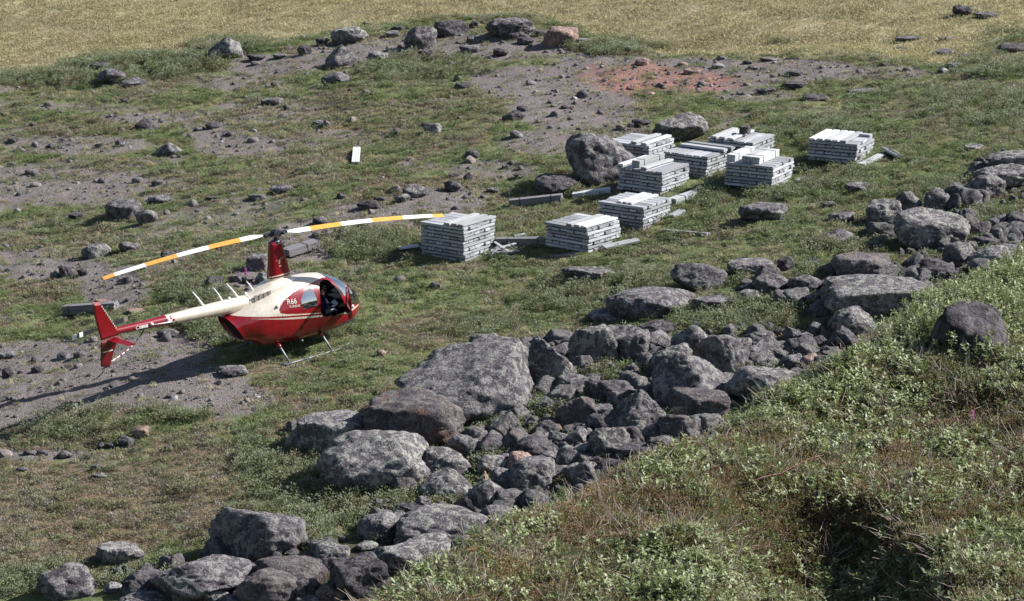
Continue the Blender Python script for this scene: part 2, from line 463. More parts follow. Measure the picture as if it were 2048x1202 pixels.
# ------------------------------------------------------------------ what covers the ground where
def ell(u, v, lst):
    r = np.zeros_like(u)
    for cx, cy, rx, ry, s in lst:
        e = 1 - np.sqrt(((u - cx) / rx) ** 2 + ((v - cy) / ry) ** 2)
        r = np.maximum(r, s * np.clip(e * 2.2, 0, 1))
    return r
GRAVEL = [(120, 735, 330, 70, 1), (40, 800, 260, 70, 1), (300, 770, 260, 60, 1), (330, 700, 140, 50, 0.9), (450, 800, 130, 50, 0.8), (-100, 820, 200, 80, 1),
          (620, 480, 110, 55, 1), (540, 560, 110, 40, 0.9), (740, 425, 120, 32, 0.95), (880, 400, 130, 34, 0.95), (830, 330, 60, 14, 0.6), (980, 340, 140, 30, 0.6),
          (1090, 285, 120, 36, 0.8), (1150, 215, 170, 60, 1), (1080, 165, 190, 45, 0.95), (1230, 150, 170, 50, 1), (1400, 150, 220, 46, 1), (1590, 140, 170, 30, 0.95), (1760, 145, 160, 22, 0.6), (1510, 190, 120, 20, 0.6),
          (930, 95, 330, 36, 0.85), (700, 110, 170, 34, 0.8), (540, 130, 150, 28, 0.75), (470, 165, 150, 22, 0.6), (150, 290, 220, 26, 0.75), (300, 235, 160, 16, 0.7), (120, 385, 230, 36, 0.8), (250, 365, 120, 30, 0.8),
          (480, 290, 130, 34, 0.85), (430, 270, 90, 20, 0.8), (40, 345, 130, 22, 0.7), (180, 215, 200, 14, 0.55), (230, 575, 90, 60, 0.95), (110, 540, 170, 34, 0.85), (60, 510, 120, 26, 0.6), (330, 510, 90, 12, 0.4), (560, 210, 160, 14, 0.5), (690, 270, 140, 16, 0.5),
          (60, 910, 260, 16, 0.7), (820, 450, 80, 14, 0.6), (1240, 260, 100, 22, 0.6), (1620, 250, 80, 20, 0.4), (1180, 120, 90, 20, 0.8), (220, 940, 120, 24, 0.4), (330, 680, 90, 16, 0.6)]
RED = [(1280, 160, 130, 46, 0.75), (1370, 165, 170, 36, 0.6), (1210, 150, 100, 32, 0.5), (1930, 155, 60, 12, 0.6)]
BROWN = [(230, 1010, 360, 100, 1.3), (60, 1040, 260, 80, 1.3), (420, 940, 220, 70, 0.9), (120, 1080, 260, 60, 1.0), (560, 750, 150, 40, 0.5), (880, 470, 130, 22, 0.5), (800, 270, 160, 40, 0.45), (1000, 430, 140, 30, 0.5), (640, 330, 160, 40, 0.35), (1350, 95, 240, 26, 0.9), (1100, 25, 300, 30, 0.45), (1500, 80, 250, 30, 0.6),
         (600, 880, 150, 40, 0.35), (1740, 400, 90, 20, 0.5), (1830, 370, 120, 20, 0.5), (560, 620, 60, 20, 0.2), (1600, 230, 200, 16, 0.35), (330, 480, 160, 30, 0.4), (300, 930, 200, 50, 0.5), (900, 220, 130, 30, 0.5), (1250, 215, 90, 14, 0.3)]
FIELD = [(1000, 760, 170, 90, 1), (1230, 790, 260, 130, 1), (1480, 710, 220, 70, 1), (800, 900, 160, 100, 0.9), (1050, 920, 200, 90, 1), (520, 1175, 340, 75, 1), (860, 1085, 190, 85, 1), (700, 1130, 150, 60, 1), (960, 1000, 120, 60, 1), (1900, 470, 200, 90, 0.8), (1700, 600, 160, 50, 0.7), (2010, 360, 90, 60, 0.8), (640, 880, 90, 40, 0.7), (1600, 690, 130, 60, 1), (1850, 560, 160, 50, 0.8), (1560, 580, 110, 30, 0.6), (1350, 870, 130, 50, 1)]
WILLOW = [(300, 128, 200, 22, 1), (120, 158, 160, 18, 0.9), (450, 90, 90, 16, 0.8), (1230, 95, 110, 18, 0.9), (1560, 85, 30, 10, 0.2), (340, 140, 50, 18, 0.9), (850, 135, 160, 30, 0.55), (430, 660, 70, 36, 1), (390, 590, 90, 26, 0.9), (730, 490, 110, 36, 0.7), (1440, 372, 34, 26, 1), (1545, 392, 60, 14, 1), (1420, 400, 40, 18, 1),
          (1268, 452, 30, 26, 1), (1250, 470, 50, 12, 0.9), (620, 990, 170, 110, 0.85), (560, 930, 110, 60, 0.7), (780, 985, 110, 50, 1), (880, 990, 60, 40, 0.8), (1190, 740, 50, 26, 1), (1060, 820, 60, 26, 1), (930, 830, 60, 30, 1), (1000, 850, 60, 30, 0.7), (90, 1170, 140, 50, 0.9), (250, 1180, 60, 30, 0.8),
          (1480, 630, 150, 40, 0.9), (1420, 640, 90, 30, 0.9), (1960, 440, 90, 26, 0.9), (1890, 380, 110, 26, 0.5), (1230, 570, 160, 40, 0.5), (1180, 600, 160, 40, 0.5), (960, 650, 90, 30, 0.5), (1700, 490, 90, 30, 0.6), (1640, 550, 60, 20, 0.5), (1150, 380, 12, 18, 1), (1780, 560, 60, 20, 0.6), (180, 850, 120, 40, 0.6), (700, 860, 90, 30, 0.5),
          (960, 790, 40, 20, 0.4), (1640, 270, 160, 40, 0.4), (1960, 220, 140, 60, 0.3), (2000, 130, 120, 40, 0.3), (600, 700, 40, 10, 0), (1660, 360, 120, 60, 0.3), (2030, 85, 60, 40, 0.3), (340, 830, 90, 20, 0.4)]

def cover(x, y, z):
    u, v = project(x, y, z)
    yb = np.interp(x, EDX, EDY)
    pl = sstep(-0.3, 2.5, y - yb + (fbm(x / 1.5, y / 1.5, 0, 71, 3) - 0.5) * 3.0)
    left = sstep(1250, 500, u) * sstep(700, 480, v)
    stripe = fbm(x / 3.2 + y / 30, y / 2.0, 0, 61, 4)
    g = np.maximum(ell(u, v, GRAVEL), left * 0.52 * sstep(0.50, 0.64, stripe))
    g = np.maximum(g, 0.45 * sstep(0.60, 0.70, stripe) * sstep(560, 400, v))
    g = g * (1 - pl)
    b = np.maximum(ell(u, v, BROWN), np.where(u > 1000, 0.4, 0.7) * sstep(0.50, 0.62, fbm(x / 2.4, y / 2.8, 0, 67, 4)))
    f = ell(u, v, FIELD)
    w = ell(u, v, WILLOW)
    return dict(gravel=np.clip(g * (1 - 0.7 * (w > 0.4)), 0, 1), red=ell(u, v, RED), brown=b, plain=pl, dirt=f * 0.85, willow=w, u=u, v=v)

def axis(segs):
    a = [np.array([segs[0][0]])]
    for (s, e, st) in segs:
        n = max(1, int(round((e - s) / st)))
        a.append(np.linspace(s, e, n + 1)[1:])
    return np.concatenate(a)

def heightfield(name, xs, ys, zf, mat, attrs=None):
    X, Y = np.meshgrid(xs, ys)
    Z = zf(X, Y)
    nx, ny = len(xs), len(ys)
    V = np.stack([X.ravel(), Y.ravel(), Z.ravel()], 1)
    i = np.arange(nx * ny).reshape(ny, nx)
    Fc = np.stack([i[:-1, :-1].ravel(), i[:-1, 1:].ravel(), i[1:, 1:].ravel(), i[1:, :-1].ravel()], 1)
    me = bpy.data.meshes.new(name)
    me.vertices.add(len(V)); me.vertices.foreach_set('co', V.ravel())
    me.loops.add(Fc.size); me.loops.foreach_set('vertex_index', Fc.ravel().astype(np.int32))
    me.polygons.add(len(Fc)); me.polygons.foreach_set('loop_start', np.arange(0, Fc.size, 4, dtype=np.int32))
    me.polygons.foreach_set('use_smooth', np.ones(len(Fc), bool))
    me.update(); me.validate()
    if attrs:
        for k, a in attrs(V[:, 0], V[:, 1], V[:, 2]).items():
            at = me.attributes.new(k, 'FLOAT', 'POINT'); at.data.foreach_set('value', np.asarray(a, np.float32).ravel())
    me.materials.append(MATS[mat])
    o = bpy.data.objects.new(name, me); COL.objects.link(o)
    tag(o, kind='structure')
    return o
heightfield('ground', axis([(-900, -60, 40), (-60, -26, 1.2), (-26, 26, 0.17), (26, 60, 1.2), (60, 900, 40)]), axis([(-30, 60, 3), (60, 76, 0.8), (76, 118, 0.16), (118, 160, 0.28), (160, 240, 0.8), (240, 2400, 60)]), ground_z, 'tundra_ground',
            lambda x, y, z: {k: a for k, a in cover(x, y, z).items() if k not in ('u', 'v', 'willow')})
heightfield('hillside', axis([(-14, -2.2, 0.4), (-2.2, 4.9, 0.04), (4.9, 16, 0.4)]), axis([(-4, 10.5, 0.4), (10.5, 26.5, 0.05), (26.5, 70, 0.8)]), lambda X, Y: hill_z(X, Y), 'hill_turf')

# ------------------------------------------------------------------ helicopter
def heli_matrix():
    cy, sy, cp, sp, cr, sr = math.cos(HYAW), math.sin(HYAW), math.cos(HPITCH), math.sin(HPITCH), math.cos(HROLL), math.sin(HROLL)
    Rz = np.array([[cy, -sy, 0], [sy, cy, 0], [0, 0, 1]]); Ry = np.array([[cp, 0, -sp], [0, 1, 0], [sp, 0, cp]]); Rx = np.array([[1, 0, 0], [0, cr, -sr], [0, sr, cr]])
    return Rz @ Ry @ Rx
HM = heli_matrix()
heli = empty('helicopter')
heli.matrix_world = Matrix.Translation(HELI) @ Matrix(HM.tolist()).to_4x4()
tag(heli, 'red and cream helicopter with two drooping striped rotor blades parked on skids', 'helicopter')
HL = lambda p: tuple(HM @ np.array(p) + HELI)          # local to world
def heli_local(d): return Vector((HM.T @ np.array(d)).tolist())

ST = np.array([  # x, zbottom, ztop, half width
    (2.87, 0.93, 0.97, 0.02), (2.84, 0.80, 1.06, 0.14), (2.76, 0.67, 1.19, 0.28), (2.62, 0.55, 1.36, 0.41), (2.40, 0.45, 1.57, 0.54), (2.05, 0.37, 1.83, 0.66), (1.60, 0.33, 2.04, 0.725), (1.10, 0.315, 2.135, 0.74),
    (0.50, 0.32, 2.17, 0.74), (0.0, 0.34, 2.14, 0.73), (-0.5, 0.39, 2.03, 0.70), (-1.0, 0.47, 1.86, 0.64), (-1.5, 0.60, 1.66, 0.55), (-1.95, 0.72, 1.52, 0.45)])[::-1]
def loft(x):
    return [np.interp(x, ST[:, 0], ST[:, i]) for i in (1, 2, 3)]
def smooth_loft(xs):
    raw = np.array([loft(x) for x in xs])
    k = 13
    for _ in range(3):
        pad = np.pad(raw, ((k // 2, k // 2), (0, 0)), 'edge')
        sm = np.stack([np.convolve(pad[:, i], np.ones(k) / k, 'valid') for i in range(3)], 1)
        w = sstep(2.78, 2.45, xs)[:, None]
        raw = sm * w + raw * (1 - w)
    return raw
NA = 360
xs = np.concatenate([np.linspace(-1.95, 2.55, 340), 2.55 + (2.87 - 2.55) * np.sin(np.linspace(0, math.pi / 2, 40)[1:])])
L3 = smooth_loft(xs)
ang = np.linspace(0, 2 * math.pi, NA, endpoint=False)
ca, sa = np.cos(ang), np.sin(ang)                       # angle 0 = left side (+y), pi/2 = top
_ang = np.linspace(0, 2 * math.pi, 1601)
def ring(x, zb, zt, hw, grow=0.0):
    zm = zb + (zt - zb) * 0.46
    c_, s_ = np.cos(_ang), np.sin(_ang)
    nexp = np.where(s_ >= 0, 2.25, 2.9)
    yy = np.sign(c_) * np.abs(c_) ** (2 / nexp) * (hw + grow)
    hz = np.where(s_ >= 0, zt - zm + grow, zm - zb + grow)
    zz = zm + np.sign(s_) * np.abs(s_) ** (2 / nexp) * hz
    L = np.concatenate([[0], np.cumsum(np.hypot(np.diff(yy), np.diff(zz)))])
    t_ = np.linspace(0, L[-1], NA, endpoint=False)
    yy, zz = np.interp(t_, L, yy), np.interp(t_, L, zz)
    sh = 0.62 * sstep(-0.7, -1.95, np.full_like(zz, x))
    return np.stack([x + sh * (1.5 - zz), yy, zz], 1)
rings = np.array([ring(x, *l) for x, l in zip(xs, L3)])
Vf = rings.reshape(-1, 3)
cen = (rings[:-1] + rings[1:]); cen = (cen + np.roll(cen, -1, 1)) / 4
stripe_z = lambda x: 1.285 - 0.163 * x + 0.02 * np.maximum(x - 1.6, 0) ** 2 * 8
def side_poly(px, pz, x, z):
    inside = np.zeros(x.shape, bool)
    n = len(px); j = n - 1
    for i in range(n):
        c = ((pz[i] > z) != (pz[j] > z)) & (x < (px[j] - px[i]) * (z - pz[i]) / (pz[j] - pz[i] + 1e-12) + px[i])
        inside ^= c; j = i
    return inside
DOOR = ([0.98, 1.02, 1.10, 1.22, 1.40, 1.56, 1.74, 1.88, 1.96, 1.90, 1.45, 1.08], [1.15, 1.60, 1.86, 1.96, 1.985, 1.93, 1.62, 1.28, 1.05, 0.93, 0.92, 0.98])
RWIN = ([0.36, 0.34, 0.50, 0.78, 0.86, 0.90, 0.88], [1.38, 1.66, 1.84, 1.905, 1.80, 1.45, 1.37])
BAND = ([-0.44, -0.25, 0.15, 0.55, 0.92, 1.15, 1.45, 1.65, 1.80, 1.98, 2.14, 2.20, 1.95, 1.5, 0.9, 0.2, -0.2, -0.42], [1.56, 1.74, 1.90, 1.97, 2.005, 2.02, 2.02, 1.97, 1.72, 1.38, 1.12, 1.04, 1.01, 1.06, 1.16, 1.29, 1.37, 1.44])
cx, cy_, cz = cen[..., 0], cen[..., 1], cen[..., 2]
side = np.abs(cy_) > 0.30
in_door = side_poly(*DOOR, cx, cz) & side
in_rwin = side_poly(*RWIN, cx, cz) & side
in_band = side_poly(*BAND, cx, cz) & side
ws_low = 1.13 - 0.25 * (cx - 2.0)
in_ws = (cx > 1.52 + 0.62 * np.maximum(2.02 - cz, 0)) & (cz > ws_low) & ~in_band
strut = in_ws & (np.abs(cy_) < 0.022)
in_ws &= ~strut
frame_ws = (cx > 1.52 + 0.62 * np.maximum(2.02 - cz, 0) - 0.05) & (cz > ws_low - 0.04) & ~in_ws & (cz < 2.0)
sz = stripe_z(cx)
paint = np.zeros(cx.shape, int)                          # 0 cream, 1 red
paint[cz < sz] = 1
paint[(cz < sz - 0.055) & (cz > sz - 0.055 - 0.055 * sstep(-1.5, 0.2, cx))] = 0
paint[in_band] = 1
paint[frame_ws & (cz < 1.99)] = 1
paint[strut] = 1
paint[(cx < -1.83) & (cz < sz)] = 1
idx = np.arange(Vf.shape[0]).reshape(len(xs), NA)
quads = np.stack([idx[:-1], idx[1:], np.roll(idx[1:], -1, 1), np.roll(idx[:-1], -1, 1)], -1)
def sub(mask, name, mat, parent, mats=None, mi=None):
    q = quads[mask]
    used, inv = np.unique(q, return_inverse=True)
    return mesh_obj(name, Vf[used], inv.reshape(-1, 4)[:, ::-1], mat, parent, True, mats, mi)
shell_mask = ~(in_ws | (in_rwin) | in_door)
near = lambda v, c, w=0.011: np.abs(v - c) < w
seam = side & ((near(cx, -0.36) & (cz < 1.75)) | (near(cx, 0.29) & (cz > 0.52) & (cz < 1.85)) | (near(cx, 0.945, 0.008) & (cz > 0.52) & (cz < 1.9)) | (near(cz, 0.53, 0.009) & (cx > 0.29) & (cx < 1.9)) | (near(cx, -1.15) & (cz < 1.3)) | (near(cz, 0.86 - 0.05 * cx, 0.008) & (cx < -0.36)))
paint[seam & (paint == 0)] = 2
paint[seam & (paint == 1)] = 3
fus = sub(shell_mask, 'fuselage', None, heli, ['cream_paint', 'red_paint', 'seam_cream', 'seam_red'], paint[shell_mask].tolist())
sub(in_ws & (cy_ < 0), 'windshield', 'tinted_glass', heli)
sub(in_ws & (cy_ >= 0), 'windshield', 'tinted_glass', heli)
sub(in_rwin & (cy_ < 0), 'side_window', 'tinted_glass', heli)
sub(in_rwin & (cy_ > 0), 'side_window', 'tinted_glass', heli)
sub(in_door & (cy_ > 0), 'side_window', 'tinted_glass', heli)
# dark lining seen through the open door and the windows
rin = np.array([ring(x, *l, grow=-0.03) for x, l in zip(xs, L3)])
Vf_keep, Vf = Vf, rin.reshape(-1, 3)
lin = shell_mask & (cx > 0.15) & (cx < 2.6)
sub(lin, 'cabin_lining', 'cabin_black', heli)
Vf = Vf_keep
# rear opening
rr = rings[0]; inner = rr.copy(); c0 = rr.mean(0); inner = c0 + (rr - c0) * 0.80 + np.array([0.10, 0, 0.0]); deep = c0 + (rr - c0) * 0.62 + np.array([0.5, 0, 0.02])
v = np.concatenate([rr, inner, deep, [c0 + np.array([0.55, 0, 0])]])
f = []
for k in range(NA):
    k2 = (k + 1) % NA
    f += [(k, k2, NA + k2, NA + k), (NA + k, NA + k2, 2 * NA + k2, 2 * NA + k), (2 * NA + k, 2 * NA + k2, 3 * NA)]
tag(mesh_obj('exhaust_fairing', v, f, None, heli, True, ['dark_red_paint', 'exhaust_dark'], [i % 3 != 0 for i in range(len(f))]), 'dark hollow rear opening of the fuselage')
# upper cowling behind the mast
cst = [(0.62, 2.165, 0.16, 1.9), (0.45, 2.21, 0.24, 1.85), (0.2, 2.28, 0.30, 1.75), (-0.05, 2.285, 0.33, 1.7), (-0.35, 2.235, 0.335, 1.62), (-0.7, 2.125, 0.31, 1.56), (-1.0, 2.03, 0.265, 1.53), (-1.14, 2.005, 0.235, 1.535)]
cstn = np.array(cst)[::-1]
cx_s = np.linspace(-1.14, 0.62, 48)
cr = []
for x in cx_s:
    zt, hw, zb = [np.interp(x, cstn[:, 0], cstn[:, i]) for i in (1, 2, 3)]
    a = np.linspace(0, 2 * math.pi, 48, endpoint=False)
    zc, hz = (zt + zb) / 2, (zt - zb) / 2
    e = 2 / 2.5
    cr.append(np.stack([np.full(48, x), np.sign(np.cos(a)) * np.abs(np.cos(a)) ** e * hw, zc + np.sign(np.sin(a)) * np.abs(np.sin(a)) ** e * hz], 1))
cr = np.array(cr); ii = np.arange(cr.shape[0] * 48).reshape(-1, 48)
fq = np.stack([ii[:-1], np.roll(ii[:-1], -1, 1), np.roll(ii[1:], -1, 1), ii[1:]], -1).reshape(-1, 4).tolist() + [ii[0].tolist(), ii[-1].tolist()[::-1]]
cowl = mesh_obj('engine_cowling', cr.reshape(-1, 3), fq, 'cream_paint', heli, True)
for k, x in enumerate((-0.97, -0.82, -0.67, -0.52)):
    hw = np.interp(x, cstn[:, 0], cstn[:, 2])
    m = MB(); m.box((x, -(hw * 0.985), 1.89 + 0.03 * k), (0.095, 0.03, 0.24 - 0.03 * k))
    m.build('louver', 'louver_grey', cowl)
# tail boom
bx = np.linspace(-1.1, -5.78, 60)
br = np.interp(-bx, [1.1, 5.78], [0.235, 0.092]); bz = np.interp(-bx, [1.1, 5.78], [1.77, 1.985])
nb = 40; ba = np.linspace(0, 2 * math.pi, nb, endpoint=False)
bv = np.array([[(x, r * math.cos(a), z + r * math.sin(a)) for a in ba] for x, r, z in zip(bx, br, bz)])
ii = np.arange(60 * nb).reshape(60, nb)
bq = np.stack([ii[:-1], ii[1:], np.roll(ii[1:], -1, 1), np.roll(ii[:-1], -1, 1)], -1)
bc = (bv[:-1] + bv[1:]) / 2
bm = np.zeros(bc.shape[:2], int)
slant = bc[..., 0] + 0.9 * (bc[..., 2] - 1.9) 
bm[slant < -3.72] = 1
bm[(slant < -3.78) & (slant > -3.86)] = 0
mesh_obj('tail_boom', bv.reshape(-1, 3), bq.reshape(-1, 4).tolist() + [ii[-1].tolist()], None, heli, True, ['cream_paint', 'red_paint'], bm.ravel().tolist() + [1])
m = MB(); m.tube([(-1.16, 0, 1.77), (-1.12, 0, 1.77)], 0.241, 40); m.build('boom_collar', 'cream_paint', heli, True)

def plate(name, poly, y, th, mat, parent, taper=1.0, mi=None):
    # poly in x,z; an aerofoil-like plate: thick in the middle, thin edges
    c = np.array(poly).mean(0)
    v = [(p[0], y, p[1]) for p in poly]
    n = len(poly)
    for s in (-1, 1):
        for p in poly:
            q = c + (np.array(p) - c) * 0.86
            v.append((q[0], y + s * th / 2, q[1]))
    f = [list(range(n, 2 * n)), list(range(2 * n, 3 * n))[::-1]]
    for k in range(n):
        k2 = (k + 1) % n
        f += [[k, k2, n + k2, n + k][::-1], [k, k2, 2 * n + k2, 2 * n + k]]
    return mesh_obj(name, v, f, mat, parent)
fin_u = [(-5.52, 1.90), (-5.66, 2.06), (-5.85, 2.42), (-6.17, 3.00), (-6.40, 3.03), (-6.36, 2.60), (-6.24, 2.05), (-6.20, 1.86)]
plate('upper_fin', fin_u, -0.115, 0.10, 'red_paint', heli)
fin_l = [(-5.56, 1.88), (-6.20, 1.84), (-6.24, 1.45), (-6.25, 1.10), (-5.96, 1.02), (-5.80, 1.45)]
lf = plate('lower_fin', fin_l, -0.118, 0.085, 'dark_red_paint', heli)
m = MB(); m.box((-6.02, -0.165, 1.52), (0.34, 0.006, 0.035), None); m.build('fin_stripe', 'cream_paint', lf)
m = MB(); m.tube([(-6.10, -0.115, 1.06), (-6.20, -0.115, 0.92), (-6.42, -0.115, 0.78)], 0.014, 8); m.build('tail_skid', 'black_rubber', heli, True)
# horizontal stabiliser on the near side
sv = []
for y, x0, x1, z in ((-0.10, -5.62, -6.02, 1.83), (-0.86, -5.52, -5.80, 1.80)):
    for fx, fz in ((0, 0), (0.35, 0.035), (1, 0), (0.35, -0.025)):
        sv.append((x0 + (x1 - x0) * fx, y, z + fz))
tag(mesh_obj('horizontal_stabiliser', sv, [(0, 1, 5, 4), (1, 2, 6, 5), (2, 3, 7, 6), (3, 0, 4, 7), (4, 5, 6, 7)], 'red_paint', heli), 'short stabiliser reaching out under the fin')
# tail rotor on the far side of the boom
trc = Vector((-5.93, 0.30, 2.06))
trd = Vector((-0.93, 0, -0.06)).normalized()
m = MB(); m.tube([(-5.93, 0.0, 2.03), (-5.93, 0.36, 2.06)], 0.05, 12); m.build('tail_rotor_gearbox', 'dark_metal', heli, True)
for s in (1, -1):
    m = MB()
    d = trd * s
    M = Matrix.Translation(trc) @ Matrix(((d.x, 0, -d.z, 0), (0, 1, 0, 0), (d.z, 0, d.x, 0), (0, 0, 0, 1)))
    for a, b, mi in ((0.05, 0.22, 0), (0.22, 0.58, 0), (0.58, 0.70, 1 if s > 0 else 0), (0.70, 0.80, 0), (0.80, 0.93, 1 if s > 0 else 2)):
        if s < 0 or True:
            m.box(((a + b) / 2, 0.0, 0), (b - a, 0.022, 0.07 if a < 0.2 else 0.13), M, mi)
    m.build('tail_rotor_blade', ['black_rubber', 'white_paint', 'louver_grey'], heli)
# red and white guard tube below the boom
gp = [Vector(p) for p in ((-4.62, 0.02, 1.84), (-4.72, 0.10, 1.62), (-4.92, 0.12, 1.42), (-5.22, 0.10, 1.27), (-5.60, 0.02, 1.18), (-5.98, -0.10, 1.14))]
gpts = []
for i in range(len(gp) - 1):
    for k in range(4): gpts.append(gp[i].lerp(gp[i + 1], k / 4))
gpts.append(gp[-1])
m = MB()
for i in range(len(gpts) - 1):
    m.tube([gpts[i], gpts[i + 1]], 0.016, 8, mi=2 if i < 4 else (i % 2), cap=False)
tag(m.build('tail_guard', ['red_paint', 'white_paint', 'black_rubber'], heli, True), 'thin red and white striped guard tube under the boom')
m = MB(); m.tube([(-4.5, -0.17, 1.93), (-4.1, -0.19, 1.90), (-3.86, -0.2, 1.89)], 0.016, 8); m.tube([(-4.5, -0.11, 1.95), (-4.5, -0.17, 1.95)], 0.045, 10); m.tube([(-3.94, -0.12, 1.95), (-3.94, -0.19, 1.95)], 0.045, 10)
m.build('boom_light', 'white_paint', heli, True)
# antennas on the boom and cowling
for (x0, z0, x1, z1, y, w) in ((-2.61, 2.04, -2.97, 2.51, 0, 0.026), (-1.91, 2.02, -2.20, 2.44, 0.05, 0.02), (-1.39, 1.99, -1.80, 2.50, -0.02, 0.026), (-0.81, 2.07, -1.04, 2.38, 0.06, 0.02)):
    m = MB(); m.tube([(x0, y, z0 - 0.05), ((x0 + x1) / 2, y, (z0 + z1) / 2), (x1, y, z1)], [w * 1.7, w, w * 0.7], 8); m.build('antenna', 'white_paint', heli, True)
for x, z in ((-1.72, 2.0), (-1.14, 2.01)):
    m = MB(); m.tube([(x, 0, z - 0.02), (x, 0, z + 0.05), (x, 0, z + 0.075)], [0.05, 0.045, 0.015], 12); m.build('beacon', 'white_paint', heli, True)
m = MB(); m.tube([(-4.0, 0.05, 1.98), (-4.0, 0.05, 2.10)], 0.018, 8); m.build('beacon', 'black_rubber', heli, True)
# mast fairing
fr_ = []
for k, tt in enumerate(np.linspace(0, 1, 12)):
    z = 2.20 + (3.39 - 2.20) * tt
    x0 = np.interp(tt, [0, 0.1, 1], [-0.40, -0.34, -0.24]); x1 = np.interp(tt, [0, 0.1, 1], [0.52, 0.46, 0.19]); hw = np.interp(tt, [0, 1], [0.17, 0.115])
    a = np.linspace(0, 2 * math.pi, 32, endpoint=False)
    xx = (x0 + x1) / 2 + (x1 - x0) / 2 * np.sign(np.cos(a)) * np.abs(np.cos(a)) ** 0.8
    fr_.append(np.stack([xx, hw * np.sin(a), np.full(32, z)], 1))
fr_ = np.array(fr_); ii = np.arange(12 * 32).reshape(12, 32)
fq = np.stack([ii[:-1], np.roll(ii[:-1], -1, 1), np.roll(ii[1:], -1, 1), ii[1:]], -1)
fmi = np.ones(fq.shape[:2], int); fmi[0] = 0
mast = mesh_obj('mast_fairing', fr_.reshape(-1, 3), fq.reshape(-1, 4).tolist() + [ii[-1].tolist()], None, heli, True, ['cream_paint', 'red_paint'], fmi.ravel().tolist() + [1])
m = MB(); m.tube([(0.02, 0, 3.3), (0.0, 0, 3.62)], 0.045, 12); m.build('mast', 'dark_metal', heli, True)
HUB = Vector((0, 0, 3.60))
wdir = Vector((math.cos(R_(17.4)), math.sin(R_(17.4)), 0))
def bladep(r, s):
    z = 0.119 * r * s - 0.38 * (r / 5.03) ** 2
    return HUB + heli_local((wdir.x * r * s, wdir.y * r * s, z))
hubm = MB()
hubm.tube([bladep(0.30, 1), bladep(0.30, -1)], 0.055, 10)
hubm.box(HUB + Vector((0, 0, 0.02)), (0.20, 0.20, 0.16))
hubm.tube([HUB + Vector((0, 0, 0.05)), HUB + Vector((0, 0, 0.13))], 0.06, 10)
for s in (1, -1):
    p = bladep(0.26, s); hubm.tube([p + Vector((0.10, 0.10, 0)), p + Vector((-0.10, -0.10, 0))], 0.04, 8)
    hubm.tube([p + Vector((0.08, 0.1, 0.0)), HUB + Vector((0.12, 0.1, -0.24))], 0.016, 6)
hub = hubm.build('rotor_hub', 'dark_metal', heli)
m = MB(); m.tube([HUB + Vector((0, 0, -0.26)), HUB + Vector((0, 0, -0.20))], 0.14, 16); m.build('swashplate', 'dark_metal', hub, True)
bands = [(0.22, 0.36, 2), (0.36, 1.02, 1), (1.02, 1.95, 0), (1.95, 2.87, 1), (2.87, 3.80, 0), (3.80, 4.70, 1), (4.70, 5.03, 0)]
wperp = heli_local((-math.sin(R_(17.4)), math.cos(R_(17.4)), 0))
wup = heli_local((0, 0, 1))
for s in (1, -1):
    v, f, mi = [], [], []
    rs = sorted(set([b[0] for b in bands] + [5.03] + list(np.linspace(0.36, 5.03, 40))))
    for r in rs:
        ch = np.interp(r, [0.22, 0.36, 0.62, 5.03], [0.07, 0.09, 0.285, 0.26]); th = np.interp(r, [0.22, 0.5, 5.03], [0.07, 0.045, 0.028])
        p = bladep(r, s); pitch = R_(np.interp(r, [0, 5], [13, 8]))
        cdir = (wperp * math.cos(pitch) * s + wup * math.sin(pitch) * s).normalized()
        up_ = wup
        for fx, fz in ((0.30, 0), (0.20, 0.45), (-0.05, 0.5), (-0.70, 0), (-0.05, -0.4), (0.20, -0.4)):
            v.append(p + cdir * (fx * ch) + up_ * (fz * th))
    for i in range(len(rs) - 1):
        rm = (rs[i] + rs[i + 1]) / 2
        c_ = [b[2] for b in bands if b[0] <= rm <= b[1]][0]
        for k in range(6):
            q = [i * 6 + k, i * 6 + (k + 1) % 6, (i + 1) * 6 + (k + 1) % 6, (i + 1) * 6 + k]
            f.append(q if s < 0 else q[::-1]); mi.append(c_)
    f.append([(len(rs) - 1) * 6 + k for k in range(6)]); mi.append(0)
    mesh_obj('rotor_blade', v, f, None, heli, False, ['orange_paint', 'white_paint', 'dark_metal'], mi)
# landing gear
for s in (-1, 1):
    m = MB(); y = 1.10 * s
    m.tube([(-0.78, y, 0.035), (-0.4, y, 0.03), (0.6, y, 0.03), (1.30, y, 0.035), (1.55, y, 0.07), (1.70, y, 0.14)], [0.024, 0.028, 0.028, 0.028, 0.026, 0.02], 10)
    sk = m.build('skid', 'steel', heli, True)
    for x in (-0.45, 1.08):
        m = MB(); m.tube([(x, 0.40 * s, 0.50), (x, 0.62 * s, 0.42), (x, 1.08 * s, 0.05)], [0.036, 0.034, 0.028], 10); m.build('strut', 'steel', sk, True)
        m = MB(); m.tube([(x, 0.42 * s, 0.51), (x, 0.60 * s, 0.435), (x, 0.665 * s, 0.385)], [0.065, 0.058, 0.05], 10); m.build('strut_fairing', 'red_paint', sk, True)
m = MB(); m.box((-0.52, -1.10, 0.045), (0.25, 0.16, 0.02)); m.build('skid_plate', 'steel', heli)
m = MB(); m.tube([(-0.50, -0.58, 1.63), (-0.48, -0.635, 1.645)], 0.045, 10); m.build('fuel_cap', 'louver_grey', heli, True)
m = MB(); m.tube([(0.35, -0.62, 0.42), (0.35, -0.66, 0.42)], 0.025, 8); m.build('step_light', 'white_paint', heli, True)
